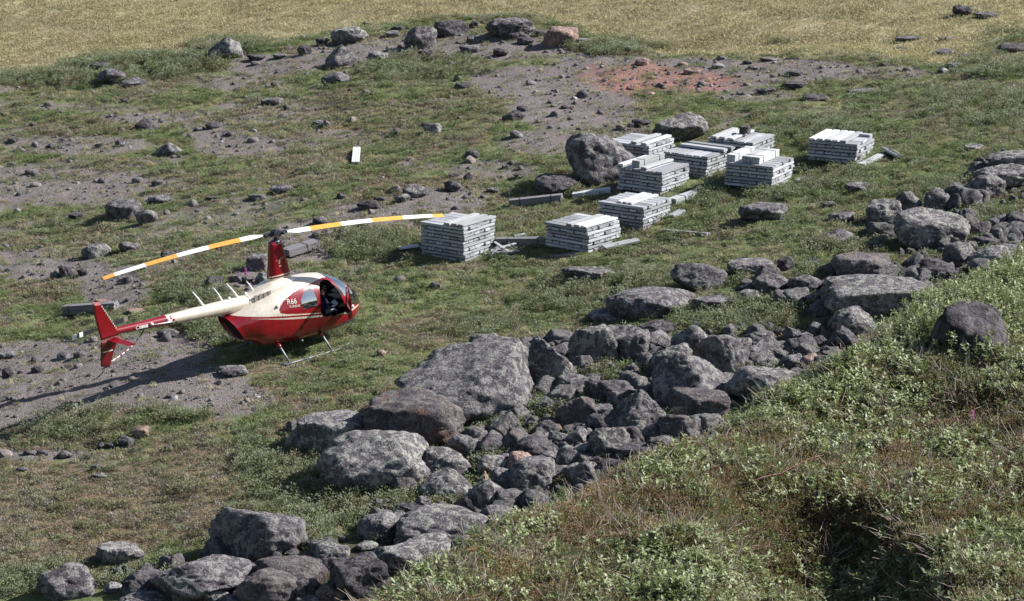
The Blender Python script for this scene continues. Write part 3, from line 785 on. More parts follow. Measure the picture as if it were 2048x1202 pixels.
# cabin furniture
m = MB(); m.box((1.25, 0, 0.56), (2.2, 1.15, 0.04)); m.build('cabin_floor', 'cabin_black', heli)
m = MB(); m.box((0.16, 0, 1.12), (0.04, 1.0, 1.25)); m.build('bulkhead', 'cabin_black', heli)
for x, y in ((1.16, -0.38), (1.16, 0.38), (0.40, -0.36), (0.40, 0.36)):
    m = MB(); m.box((x + 0.18, y, 0.82), (0.46, 0.46, 0.14)); m.box((x + 0.18, y, 0.66), (0.40, 0.40, 0.20)); sm = m.build('seat', 'seat_leather', heli)
    m = MB(); m.box((0, 0, 0.34), (0.10, 0.44, 0.66), Matrix.Translation((x - 0.07, y, 0.86)) @ Matrix.Rotation(R_(-8), 4, 'Y')); m.build('seat_back', 'seat_leather', sm)
m = MB(); m.box((2.12, 0, 0.85), (0.30, 0.40, 0.55)); m.box((2.05, 0, 1.17), (0.30, 0.62, 0.20), Matrix.Translation((0, 0, 0))); m.build('instrument_panel', 'cabin_black', heli)
# front door, swung open on its front hinge
dn = len(DOOR[0])
dpx, dpz = np.array(DOOR[0]), np.array(DOOR[1])
hinge = Vector((1.90, -0.69, 1.2))
DR = Matrix.Translation(hinge) @ Matrix.Rotation(R_(62), 4, 'Z')
dc = np.array([dpx.mean(), dpz.mean()])
def doorv(px, pz, th):
    out = []
    for x, z in zip(px, pz):
        bow = 0.10 * (1 - ((z - 1.3) / 0.75) ** 2)
        out.append(tuple(DR @ Vector((x - hinge.x, -bow * 0.6 + th, z - hinge.z))))
    return out
ipx, ipz = dc[0] + (dpx - dc[0]) * 0.84, dc[1] + (dpz - dc[1]) * 0.84
ipz = np.maximum(ipz, 1.24)
v = doorv(dpx, dpz, 0) + doorv(ipx, ipz, 0) + doorv(dpx, dpz, 0.04) + doorv(ipx, ipz, 0.04)
f = []
for k in range(dn):
    k2 = (k + 1) % dn
    f += [(k, k2, dn + k2, dn + k), (2 * dn + k, 3 * dn + k, 3 * dn + k2, 2 * dn + k2), (k, 2 * dn + k, 2 * dn + k2, k2), (dn + k, dn + k2, 3 * dn + k2, 3 * dn + k)]
door = tag(mesh_obj('door', v, f, 'red_paint', heli), 'red front door swung open')
mesh_obj('door_window', doorv(ipx, ipz, 0.02), [list(range(dn))], 'tinted_glass', door)
m = MB(); M = DR @ Matrix.Translation((-0.62, 0.05, -0.10)); m.tube([M @ Vector((-0.10, 0, 0)), M @ Vector((0.10, 0, 0))], 0.022, 8); m.build('door_handle', 'white_paint', door, True)
m = MB(); m.tube([(2.12, -0.60, 0.98), (2.18, -0.72, 1.03), (2.16, -0.74, 1.10)], [0.03, 0.045, 0.03], 10); m.build('landing_light', 'white_paint', heli, True)

# lettering, laid on the curved side
def lettering(text, name, mat, p0, dirx, diry, size, parent, off=0.016, project_y=None, extr=0.001):
    cu = bpy.data.curves.new(name, 'FONT'); cu.body = text; cu.size = size; cu.extrude = extr; cu.align_x = 'CENTER'; cu.align_y = 'CENTER'
    tmp = bpy.data.objects.new('tmp', cu); COL.objects.link(tmp)
    dg = bpy.context.evaluated_depsgraph_get()
    me = bpy.data.meshes.new_from_object(tmp.evaluated_get(dg))
    bpy.data.objects.remove(tmp); bpy.data.curves.remove(cu)
    dx, dy = Vector(dirx).normalized(), Vector(diry).normalized(); nz = dx.cross(dy)
    for vv in me.vertices:
        p = Vector(p0) + dx * vv.co.x + dy * vv.co.y
        if project_y: p.y = project_y(p.x, p.z) - off - vv.co.z
        else: p = p + nz * (off + vv.co.z)
        vv.co = p
    me.materials.clear(); me.materials.append(MATS[mat])
    ob = bpy.data.objects.new(name, me); COL.objects.link(ob); ob.parent = parent
    return ob
def skin_y(x, z):
    i = int(np.clip(np.searchsorted(xs, x), 0, len(xs) - 1))
    r = rings[i]; h = r[r[:, 1] < 0]
    o_ = np.argsort(h[:, 2]); return float(np.interp(z, h[o_, 2], h[o_, 1]))
sl = Vector((1, 0, -0.10))
lettering('R66', 'lettering', 'cream_paint', (0.02, 0, 1.69), sl, (0.12, 0, 1), 0.21, fus, project_y=skin_y)
lettering('TURBINE', 'lettering', 'cream_paint', (0.08, 0, 1.545), sl, (0.12, 0, 1), 0.095, fus, project_y=skin_y)
lettering('C', 'lettering', 'white_paint', (-4.985, -0.125, 1.955), (1, 0.0, -0.035), (0, 0, 1), 0.15, heli, off=0.012)
m = MB()                                                # the rest of the marking is too blurred to read: short strokes
for k in range(7): m.box((-4.90 + 0.042 * k, -0.137 - 0.002 * k, 1.952 - 0.0015 * k), (0.026, 0.008, 0.085))
m.build('boom_marking', 'white_paint', heli)
m = MB()
for k in range(11):
    q = k / 10
    m.box((-6.13 + 0.42 * q, -0.170, 2.86 - 0.72 * q), (0.036, 0.006, 0.05))
m.build('fin_marking', 'cream_paint', heli)
# winged emblem on the mast fairing
def flat_poly(name, pts, y, parent, mat='cream_paint'):
    n = len(pts); v = [(x, y, z) for x, z in pts] + [(x, y + 0.02, z) for x, z in pts]
    return mesh_obj(name, v, [list(range(n)), list(range(n, 2 * n))[::-1]] + [[k, n + k, n + (k + 1) % n, (k + 1) % n] for k in range(n)], mat, parent)
em = tag(flat_poly('emblem', [(-0.05, 2.74), (-0.01, 2.80), (-0.10, 2.83), (-0.14, 2.81), (-0.02, 2.83), (0.03, 2.90), (0.16, 2.925), (0.19, 2.91), (0.07, 2.87), (0.16, 2.87), (0.06, 2.83), (0.05, 2.76), (0.01, 2.72)], -0.158, mast, 'faded_emblem'), 'faint winged emblem')
flat_poly('badge', [(-0.03, 2.62), (0.05, 2.63), (0.06, 2.68), (-0.02, 2.675)], -0.163, em, 'faded_emblem')
m = MB()
for k in range(10):
    x = -0.30 + 0.078 * k
    y = -0.165 * math.sqrt(max(0.02, 1 - (abs(x - 0.06) / 0.42) ** 2.4)) - 0.004
    m.box((x, y, 2.365 + 0.010 * math.sin(k / 9 * math.pi)), (0.09, 0.010, 0.012 + 0.03 * math.sin(k / 9 * math.pi)))
m.build('mast_stripe', 'cream_paint', mast)

# ------------------------------------------------------------------ people in the helicopter
def skinned(name, joints, edges, radii, root, colour):
    me = bpy.data.meshes.new(name); me.from_pydata(joints, edges, [])
    ob = bpy.data.objects.new(name, me); COL.objects.link(ob)
    md = ob.modifiers.new('skin', 'SKIN'); ob.modifiers.new('sub', 'SUBSURF').levels = 1
    for i, r in enumerate(radii):
        me.skin_vertices[0].data[i].radius = r if isinstance(r, tuple) else (r, r)
        me.skin_vertices[0].data[i].use_root = (i == root)
    dg = bpy.context.evaluated_depsgraph_get(); dg.update()
    nm = bpy.data.meshes.new_from_object(ob.evaluated_get(dg))
    bpy.data.objects.remove(ob)
    mats = sorted(set(colour))
    for mname in mats: nm.materials.append(MATS[mname])
    J = np.array(joints)
    for p in nm.polygons:
        c = np.array(p.center); d = np.linalg.norm(J - c, axis=1) - np.array([0.6 * (r if not isinstance(r, tuple) else r[0]) for r in radii])
        p.material_index = mats.index(colour[int(np.argmin(d))]); p.use_smooth = True
    o2 = bpy.data.objects.new(name, nm); COL.objects.link(o2)
    return o2
def seated(base, label, arm_fwd, lean=0.0):
    # local frame: x forward, y left, z up; base is the seat point
    bx_, by_, bz_ = base
    J = [(0, 0, 0.08), (0.0, 0, 0.30), (0.01 + lean, 0, 0.50), (0.03 + lean, 0, 0.60), (0.06 + lean, 0, 0.70), (0.09 + lean, 0, 0.80),
         (0.22, -0.11, 0.10), (0.46, -0.13, 0.12), (0.52, -0.13, -0.28), (0.64, -0.13, -0.32),
         (0.22, 0.11, 0.10), (0.46, 0.13, 0.12), (0.52, 0.13, -0.28), (0.64, 0.13, -0.32),
         (0.01 + lean, -0.19, 0.49), (0.02 + lean, -0.26, 0.24), (arm_fwd, -0.17, 0.22), (arm_fwd + 0.09, -0.14, 0.24),
         (0.01 + lean, 0.19, 0.49), (0.06 + lean, 0.26, 0.24), (arm_fwd, 0.12, 0.23), (arm_fwd + 0.09, 0.08, 0.26)]
    E = [(0, 1), (1, 2), (2, 3), (3, 4), (4, 5), (0, 6), (6, 7), (7, 8), (8, 9), (0, 10), (10, 11), (11, 12), (12, 13), (2, 14), (14, 15), (15, 16), (16, 17), (2, 18), (18, 19), (19, 20), (20, 21)]
    n = len(J)
    for hand, sy in ((17, 1), (21, -1)):                  # fingers and thumb
        hx, hy, hz = J[hand]
        for k, ln in enumerate((0.065, 0.075, 0.07, 0.055)):
            a = len(J); J += [(hx + 0.035, hy + sy * (k - 1.5) * 0.018, hz + 0.005), (hx + 0.035 + ln * 0.7, hy + sy * (k - 1.5) * 0.019, hz - 0.01), (hx + 0.03 + ln, hy + sy * (k - 1.5) * 0.019, hz - 0.035)]
            E += [(hand, a), (a, a + 1), (a + 1, a + 2)]
        a = len(J); J += [(hx + 0.01, hy + sy * 0.05, hz), (hx + 0.05, hy + sy * 0.06, hz - 0.01)]; E += [(hand, a), (a, a + 1)]
    rad = [0.15, 0.15, 0.15, 0.055, 0.085, 0.078, 0.09, 0.07, 0.052, 0.05, 0.09, 0.07, 0.052, 0.05, 0.075, 0.055, 0.042, 0.035, 0.075, 0.055, 0.042, 0.035]
    colr = ['navy_cloth', 'navy_cloth', 'navy_cloth', 'skin_tone', 'skin_tone', 'skin_tone'] + ['grey_cloth', 'navy_cloth', 'navy_cloth', 'hair_brown'] * 2 + ['navy_cloth', 'navy_cloth', 'navy_cloth', 'skin_tone'] * 2
    rad += [0.010] * (len(J) - n); colr += ['skin_tone'] * (len(J) - n)
    p = skinned('person', J, E, rad, 0, colr)
    tag(p, label, 'person', 'people aboard the helicopter')
    hv, hf = [], []
    # hair cap, ear cups of a headset and a small nose
    for i in range(7):
        th = i / 6 * 1.45
        for k in range(14):
            a = 2 * math.pi * k / 14
            hv.append((0.075 + lean + 0.105 * math.sin(th) * math.cos(a) - 0.012, 0.092 * math.sin(th) * math.sin(a), 0.80 + 0.098 * math.cos(th) - 0.03 * max(0, -math.cos(a)) * math.sin(th)))
    for i in range(6):
        for k in range(14): hf.append((i * 14 + k, i * 14 + (k + 1) % 14, (i + 1) * 14 + (k + 1) % 14, (i + 1) * 14 + k))
    mesh_obj('hair', hv, hf, 'hair_brown', p, True)
    m = MB()
    for s in (-1, 1): m.tube([(0.07 + lean, s * 0.075, 0.755), (0.07 + lean, s * 0.115, 0.755)], 0.042, 12)
    m.tube([(0.07 + lean, 0.10 * math.cos(q), 0.77 + 0.13 * math.sin(q)) for q in np.linspace(0, math.pi, 9)], 0.012, 6)
    m.tube([(0.07 + lean, -0.10, 0.73), (0.15 + lean, -0.06, 0.70), (0.175 + lean, -0.02, 0.695)], 0.007, 6)
    m.build('headset', 'cabin_black', p, True)
    m = MB(); m.tube([(0.14 + lean, 0, 0.77), (0.172 + lean, 0, 0.742)], [0.012, 0.018], 8); m.build('nose', 'skin_tone', p, True)
    for s in (-1, 1):
        m = MB(); m.box((0.148 + lean, s * 0.032, 0.775), (0.012, 0.022, 0.010)); m.build('eye', 'hair_brown', p)
    p.matrix_world = heli.matrix_world @ Matrix.Translation(base)
    return p
seated((1.24, -0.38, 0.93), 'person in dark navy jacket and headset at the open front door holding a sheet', 0.34, 0.05)
seated((0.50, -0.36, 0.90), 'person in dark clothes seated behind the rear side window', 0.26, 0.06)
m = MB(); m.box((0, 0, 0), (0.13, 0.19, 0.006), Matrix.Rotation(R_(28), 4, 'X') @ Matrix.Rotation(R_(-38), 4, 'Y'))
pp = tag(m.build('paper_sheet', 'paper_white'), 'pale blue sheet in the hands of the person at the open door', 'paper')
pp.matrix_world = heli.matrix_world @ Matrix.Translation((1.70, -0.47, 1.22))

# ------------------------------------------------------------------ stacks of wooden core boxes
random.seed(5)
BL, NBX, LH = 1.70, 6, 0.110                             # stack side, boxes per layer, layer height
BW = BL / NBX
def core_box_mesh(seed, mat, h=0.104, w=BW - 0.030, L=BL - 0.03, lid=True):
    rg = random.Random(seed)
    m = MB()
    e = 0.026                                             # runners keep the layers apart
    for q in (-0.40, 0.0, 0.40): m.box((q * L, 0, e / 2), (0.07, w * 0.9, e))
    m.box((0, 0, e + 0.005), (L, w, 0.010))
    for s in (-1, 1):
        m.box((0, s * (w / 2 - 0.008), e + 0.010 + (h - e - 0.026) / 2), (L - 0.004, 0.016, h - e - 0.026))
        m.box((s * (L / 2 - 0.011), 0, e + 0.010 + (h - e - 0.030) / 2), (0.022, w - 0.036, h - e - 0.030))
    n = 2
    for k in range(n):
        ww = w / n - rg.uniform(0.008, 0.03)
        m.box((rg.uniform(-0.02, 0.02), -w / 2 + (k + 0.5) * w / n, h - 0.008 + rg.uniform(-0.002, 0.001)), (L + rg.uniform(-0.05, 0.02), ww, 0.014))
    me = bpy.data.meshes.new('core_box')
    me.from_pydata(m.v, [], m.f); me.materials.append(MATS[mat])
    return me
BOXM = [core_box_mesh(k, 'grey_wood') for k in range(5)]
BOXP = [core_box_mesh(20 + k, 'pale_wood', 0.085, BW - 0.075) for k in range(3)]
def bundle_mesh(seed, L, w, h, mat, straps=(0.22, 0.78), nb=4):
    rg = random.Random(seed)
    m = MB(); th = h / nb
    for k in range(nb):
        for j in range(2):
            m.box((rg.uniform(-0.015, 0.015), (j - 0.5) * w / 2 + rg.uniform(-0.006, 0.006), (k + 0.5) * th), (L + rg.uniform(-0.05, 0.01), w / 2 - 0.008, th - 0.008))
    for q in straps:
        x = (q - 0.5) * L
        for (c, s_) in (((x, 0, h + 0.002), (0.025, w + 0.012, 0.006)), ((x, -w / 2 - 0.004, h / 2), (0.025, 0.006, h + 0.01)), ((x, w / 2 + 0.004, h / 2), (0.025, 0.006, h + 0.01))):
            m.box(c, s_, None, 1)
    me = bpy.data.meshes.new('board_bundle'); me.from_pydata(m.v, [], m.f)
    me.materials.append(MATS[mat]); me.materials.append(MATS['strap_black'])
    me.polygons.foreach_set('material_index', m.mi)
    return me
def place(me, name, loc, yaw, label, cat, group=None, tilt=0.0, roll=0.0):
    o = bpy.data.objects.new(name, me); COL.objects.link(o)
    o.location = loc; o.rotation_euler = (roll, tilt, yaw)
    return tag(o, label, cat, group)

# near corner u, v at its foot, widths in the picture of left and right face, layers, phrase, top layer axis
STACKS = [
    (928, 526, 89, 62, 10, 'tall stack at rotor tip', 'L'),
    (1177, 508, 85, 67, 7, 'second stack right of rotor tip', 'L'),
    (1287, 463, 90, 59, 7, 'stack with shrubs at left foot', 'L'),
    (1322, 391, 87, 60, 7, 'stack just right of huge boulder', 'R'),
    (1412, 360, 83, 55, 7, 'middle stack with crosswise box on top', 'R'),
    (1544, 381, 91, 49, 7, 'stack topped with thick pale bundles', 'L'),
    (1506, 325, 88, 49, 6, 'rear stack with stone on top', 'R'),
    (1297, 331, 84, 54, 6, 'stack half hidden by huge boulder', 'L'),
    (1714, 329, 92, 43, 6, 'lone stack farthest right', 'L'),
]
nbox = 0
low_boxes = []
stack_info = []
for si, (u, v, wl, wr, nl, phrase, topax) in enumerate(STACKS):
    al = math.atan2(wr, wl)
    eL = Vector((-math.cos(al), math.sin(al), 0)); eR = Vector((math.sin(al), math.cos(al), 0))
    c = Vector(hit(u, v))
    base = Vector((c.x, c.y, 0))
    zs = [float(ground_z(*(base + eL * a + eR * b).xy)) for a in (0, BL) for b in (0, BL)]
    z0 = min(c.z, sum(zs) / 4 + 0.02)
    stack_info.append((base, eL, eR, z0, nl))
    leanx, leany = random.uniform(-0.006, 0.006), random.uniform(-0.006, 0.006)
    for k in range(nl):
        ax = topax if (nl - 1 - k) % 2 == 0 else ('L' if topax == 'R' else 'R')
        lo = Vector((leanx * k + random.uniform(-0.022, 0.022), leany * k + random.uniform(-0.022, 0.022), 0))
        for j in range(NBX):
            off = (j + 0.5) * BW + random.uniform(-0.006, 0.006)
            slide = BL / 2 + random.uniform(-0.035, 0.035)
            if ax == 'R': p = base + eL * off + eR * slide; yaw = math.atan2(eR.y, eR.x)
            else: p = base + eR * off + eL * slide; yaw = math.atan2(eL.y, eL.x)
            p = p + lo; p.z = z0 + k * LH
            if si in (4, 6, 7) and k < (2 if si != 7 else 3):              # low layers the photo does not show: past the count, one mass
                low_boxes.append((random.choice(BOXM), Matrix.Translation(p) @ Matrix.Rotation(yaw, 4, 'Z'))); continue
            row = nl - 1 - k
            if ax == 'R': where = f'{ordinal(NBX - 1 - j)} from left'
            else: where = f'{ordinal(j)} from front'
            lay = 'top layer' if row == 0 else f'{ordinal(row)} layer down'
            place(random.choice(BOXM), 'core_box', p, yaw + random.uniform(-0.012, 0.012) + (math.pi if random.random() < 0.5 else 0), f'core box {where}, {lay}, {phrase}', 'box', 'core boxes in stacks')
            nbox += 1

lv, lf_ = [], []
for me_, M_ in low_boxes:
    b_ = len(lv)
    lv += [tuple(M_ @ vv.co) for vv in me_.vertices]; lf_ += [[b_ + i for i in p_.vertices] for p_ in me_.polygons]
tag(mesh_obj('core_boxes_below', lv, lf_, 'grey_wood'), 'grey core boxes in the covered lower layers of the rear stacks', 'boxes', kind='stuff')

def on_top(si, axis_, across, along, me, name, label, lift=0.0, yawoff=0.0, cat='box', group='loose boxes and boards on the stacks'):
    base, eL, eR, z0, nl = stack_info[si]
    if axis_ == 'R': p = base + eL * (across * BL) + eR * (along * BL); yaw = math.atan2(eR.y, eR.x)
    else: p = base + eR * (across * BL) + eL * (along * BL); yaw = math.atan2(eL.y, eL.x)
    p.z = z0 + nl * LH + lift
    return place(me, name, p, yaw + yawoff, label, cat, group)
ord_l = ['left', 'middle', 'right']
for k, (a, yo, al_) in enumerate(((0.42, 0.02, 0.52), (0.25, -0.01, 0.53), (0.09, -0.05, 0.55))):
    on_top(0, 'R', a, al_, BOXP[k], 'core_box', f'{ord_l[k]} one of three pale boxes lying across the tall stack at the rotor tip', yawoff=yo)
for k, (a, yo) in enumerate(((0.46, 0.0), (0.29, 0.02), (0.13, 0.0))):
    on_top(1, 'R', a, 0.5, BOXP[k], 'core_box', f'{ord_l[k]} one of three pale boxes atop the second stack from rotor tip', yawoff=yo)
slatm = bundle_mesh(3, 1.6, 0.16, 0.06, 'pale_wood', (), 1)
for k, (a, yo) in enumerate(((0.58, 0.0), (0.47, 0.01), (0.34, -0.03))):
    on_top(2, 'R', a, 0.55, slatm, 'board', f'{ord_l[k]} one of three loose pale boards on the stack with shrubs at its foot', yawoff=yo, cat='board')
beam = bundle_mesh(4, 1.55, 0.30, 0.22, 'pale_wood', (0.2, 0.8), 5)
on_top(3, 'R', 0.64, 0.55, beam, 'board_bundle', 'thick pale strapped bundle on the stack right of the huge boulder', cat='bundle')
on_top(3, 'R', 0.93, 0.5, BOXP[1], 'core_box', 'pale box at the left edge atop the stack right of huge boulder')
on_top(3, 'R', 0.40, 0.5, BOXP[2], 'core_box', 'pale box right of the thick bundle, stack beside huge boulder')
on_top(4, 'L', 0.62, 0.42, BOXM[1], 'core_box', 'grey box laid crosswise on top of the middle stack')
on_top(4, 'L', 0.88, 0.40, BOXM[2], 'core_box', 'grey box at the back on top of the middle stack')
for k, a in enumerate((0.91, 0.60, 0.40)):
    on_top(5, 'R', a, 0.56, beam, 'board_bundle', f'{ord_l[k]} one of the thick pale strapped bundles atop a stack', yawoff=(0.0, 0.012, -0.01)[k], cat='bundle')
for k, a in enumerate((0.86, 0.68, 0.50)):
    on_top(6, 'R', a, 0.5, BOXP[k], 'core_box', f'{ord_l[k]} one of three pale boxes atop the rear stack with a stone')
on_top(7, 'R', 0.12, 0.5, BOXP[0], 'core_box', 'pale box on the right edge atop the stack behind the huge boulder')
on_top(7, 'R', 0.36, 0.52, BOXP[2], 'core_box', 'second pale box atop the stack behind the huge boulder')
for k in range(5):
    on_top(8, 'R', 0.92 - k * 0.155, 0.5 + 0.02 * ((k * 7) % 3 - 1), BOXP[k % 3], 'core_box', f'{ordinal(k)} pale box from the left atop the lone stack farthest right')
on_top(8, 'L', 0.85, 0.16, bundle_mesh(8, 0.5, 0.24, 0.08, 'grey_wood', (), 1), 'board', 'short grey board at back right corner atop the lone far stack', cat='board')

# loose bundles and boards on the ground: two foot points in the picture, width, height
def lying(u1, v1, u2, v2, w, h, name, mat, label, cat, straps=(), nb=1, tilt=0.0, lift=0.0):
    a, b = Vector(hit(u1, v1)), Vector(hit(u2, v2))
    d = b - a
    me = bundle_mesh(int(u1 * 3 + v1), d.length, w, h, mat, straps, nb)
    c = (a + b) / 2
    ob = place(me, name, c + Vector((0, 0, -0.02 + lift)), 0, label, cat, 'timber lying on the ground')
    ob.rotation_euler = Euler((0, -math.atan2(d.z, math.hypot(d.x, d.y)) + tilt, math.atan2(d.y, d.x)))
    return ob
lying(1021, 413, 1125, 402, 0.30, 0.26, 'board_bundle', 'dark_wood', 'dark grey strapped bundle lying below the small dark boulder', 'bundle', (0.2, 0.8), 4)
lying(1147, 394, 1222, 383, 0.32, 0.16, 'board_bundle', 'pale_wood', 'bright pale boards lying at the foot of the huge boulder', 'bundle', (), 3)
lying(1344, 409, 1408, 388, 0.34, 0.22, 'board_bundle', 'pale_wood', 'pale bundle lying right of the shrubs between the front stacks', 'bundle', (0.3,), 4)
lying(993, 491, 1094, 490, 0.30, 0.27, 'board_bundle', 'dark_wood', 'dark strapped bundle lying between the two front stacks', 'bundle', (0.25, 0.85), 4)
lying(131, 627, 236, 620, 0.34, 0.28, 'board_bundle', 'dark_wood', 'grey strapped bundle on the ground behind the tail fin', 'bundle', (0.12, 0.72), 4)
lying(572, 517, 634, 497, 0.42, 0.22, 'board_bundle', 'dark_wood', 'grey bundle tilted on stones behind the rotor mast', 'bundle', (0.6,), 3, lift=0.1)
lying(711, 331, 714, 301, 0.27, 0.07, 'board', 'pale_wood', 'single pale board lying alone on the slope above the rotor', 'board', lift=0.09)
lying(1208, 500, 1276, 485, 0.42, 0.06, 'board', 'pale_wood', 'wide bright board leaning at the foot of the second stack', 'board', lift=0.08)
lying(1325, 462, 1418, 470, 0.16, 0.09, 'board', 'dark_wood', 'dark long board on the grass right of the front stacks', 'board')
lying(1594, 364, 1627, 354, 0.22, 0.10, 'board', 'pale_wood', 'short pale board right of the stack with thick bundles', 'board')
lying(1722, 332, 1764, 312, 0.30, 0.10, 'board', 'pale_wood', 'bright pale boards beside the lone far right stack', 'board')
lying(1064, 521, 1155, 509, 0.20, 0.09, 'board', 'dark_wood', 'shaded board lying in front of the second stack', 'board')
lying(796, 503, 838, 497, 0.30, 0.05, 'board', 'pale_wood', 'weathered board sticking out left of the tall stack', 'board', lift=0.10)
lying(1342, 436, 1366, 424, 0.26, 0.12, 'board', 'grey_wood', 'short grey box end lying right of the shrubby stack', 'board')
lying(1030, 476, 1052, 472, 0.22, 0.05, 'board', 'pale_wood', 'small pale board behind the dark bundle between front stacks', 'board', lift=0.06)
lying(840, 530, 858, 531, 0.10, 0.03, 'board', 'grey_wood', 'thin grey slat in front of the tall stack', 'board')
lying(970, 512, 1040, 505, 0.16, 0.07, 'board', 'pale_wood', 'pale board lying flat among the splintered slats', 'board', lift=0.03)
# empty open tray on the far right
a, b = Vector(hit(1772, 303)), Vector(hit(1797, 317))
d = b - a; m = MB(); Lt, Wt = d.length * 1.05, 0.30
m.box((0, 0, 0.01), (Lt, Wt, 0.02), None, 1)
for s in (-1, 1):
    m.box((0, s * Wt / 2, 0.04), (Lt, 0.03, 0.07)); m.box((s * Lt / 2, 0, 0.042), (0.03, Wt + 0.03, 0.072))
m.box((0, 0, 0.035), (Lt - 0.04, 0.02, 0.04))
ob = m.build('core_box', ['grey_wood', 'dark_wood']); ob.location = (a + b) / 2 + Vector((0, 0, 0.05)); ob.rotation_euler = (R_(-12), -math.atan2(d.z, math.hypot(d.x, d.y)), math.atan2(d.y, d.x))
tag(ob, 'empty open tray lying on the grass right of the far right stack', 'box', 'core boxes in stacks')
# splintered slats beside the tall stack
rg = random.Random(11)
for k in range(13):
    u, v = 985 + 3.6 * k, rg.uniform(498, 526)
    p = Vector(hit(u, v)); L = rg.uniform(0.35, 0.8)
    me = bundle_mesh(40 + k, L, rg.uniform(0.05, 0.09), 0.02, 'pale_wood' if k % 3 else 'grey_wood', (), 1)
    place(me, 'slat', p + Vector((0, 0, 0.10 + rg.uniform(0, 0.12))), rg.uniform(0, 3.14), f'{ordinal(k)} splintered slat from the left in the heap beside the tall stack', 'slat', 'splintered slats in a heap', tilt=rg.uniform(-0.6, 0.6), roll=rg.uniform(-0.4, 0.4))

# ------------------------------------------------------------------ boulders
_ico = {}
def ico(sub):
    if sub not in _ico:
        bm = bmesh.new(); bmesh.ops.create_icosphere(bm, subdivisions=sub, radius=1.0)
        _ico[sub] = (np.array([v.co[:] for v in bm.verts]), [tuple(v.index for v in f.verts) for f in bm.faces]); bm.free()
    return _ico[sub]

def rock_mesh(seed, sx, sy, sz, kind='r', sub=4, name='boulder', mat='gneiss_rock'):
    rg = np.random.RandomState(seed)
    D, Fc = ico(sub)
    npl = {'r': 13, 'a': 9, 's': 9, 'p': 7, 'b': 8, 'w': 9}[kind]
    N = rg.normal(size=(npl, 3)); N /= np.linalg.norm(N, axis=1)[:, None]
    Hh = {'r': rg.uniform(0.70, 1.0, npl), 'a': rg.uniform(0.55, 0.95, npl), 's': rg.uniform(0.70, 1.0, npl), 'p': rg.uniform(0.55, 0.9, npl), 'b': rg.uniform(0.7, 1.0, npl), 'w': rg.uniform(0.75, 1.0, npl)}[kind]
    pw = {'r': 14, 'a': 18, 's': 18, 'p': 16, 'b': 16, 'w': 22}[kind]
    if kind == 's':                                       # flat-topped slab
        tn = np.array([rg.uniform(-0.2, 0.2), rg.uniform(-0.25, 0.05), 1.0]); N = np.vstack([N, tn / np.linalg.norm(tn)]); Hh = np.append(Hh, 0.55)
    if kind == 'w':                                       # slab tilted up to the right
        for tn in ((-0.42, -0.42, 1.0), (0.25, -0.9, 0.55), (0.9, -0.1, 0.25)):
            tn = np.array(tn); N = np.vstack([N, tn / np.linalg.norm(tn)]); Hh = np.append(Hh, 0.5 if tn[2] > 0.9 else 0.72)
    if kind == 'p':                                       # peaked
        for a in np.linspace(0, 2 * math.pi, 4, endpoint=False) + rg.uniform(0, 1.5):
            tn = np.array([math.cos(a), math.sin(a), rg.uniform(0.55, 0.9)]); N = np.vstack([N, tn / np.linalg.norm(tn)]); Hh = np.append(Hh, rg.uniform(0.5, 0.62))
    if kind == 'b':                                       # blocky
        a0 = rg.uniform(-0.35, 0.35)
        for a in (0, 1, 2, 3):
            a = a0 + a * math.pi / 2
            N = np.vstack([N, [math.cos(a), math.sin(a), 0.12]]); Hh = np.append(Hh, rg.uniform(0.66, 0.8))
        N = np.vstack([N, [rg.uniform(-0.15, 0.15), rg.uniform(-0.2, 0), 1]]); Hh = np.append(Hh, 0.68)
    g = np.maximum(D @ N.T, 0) / Hh
    r = (np.sum(g ** pw, 1) + (1 / 1.12) ** pw) ** (-1.0 / pw)
    P = D * r[:, None]
    o = rg.uniform(0, 100, 3)
    n1 = fbm(P[:, 0] * 1.6 + o[0], P[:, 1] * 1.6 + o[1], P[:, 2] * 1.6 + o[2], seed, 3) - 0.5
    P = P * (1 + n1 * (0.34 if kind != 'r' else 0.26))[:, None]
    if sub >= 3:
        n2 = fbm(P[:, 0] * 5 + o[1], P[:, 1] * 5 + o[2], P[:, 2] * 5 + o[0], seed + 5, 4) - 0.5
        rid = np.abs(fbm(P[:, 0] * 3 + o[2], P[:, 1] * 3 + o[0], P[:, 2] * 3, seed + 9, 3) - 0.5)
        P = P * (1 + n2 * 0.17 - 0.05 * np.exp(-(rid / 0.02) ** 2))[:, None]
    lo, hi = P.min(0), P.max(0)
    P = (P - (lo + hi) / 2) / ((hi - lo) / 2) * np.array([sx, sy, sz])
    P[:, 2] = np.where(P[:, 2] < 0, P[:, 2] * 1.35, P[:, 2])
    me = bpy.data.meshes.new(name); me.from_pydata(P.tolist(), [], Fc)
    me.polygons.foreach_set('use_smooth', [True] * len(Fc)); me.materials.append(MATS[mat]); me.update()
    return me

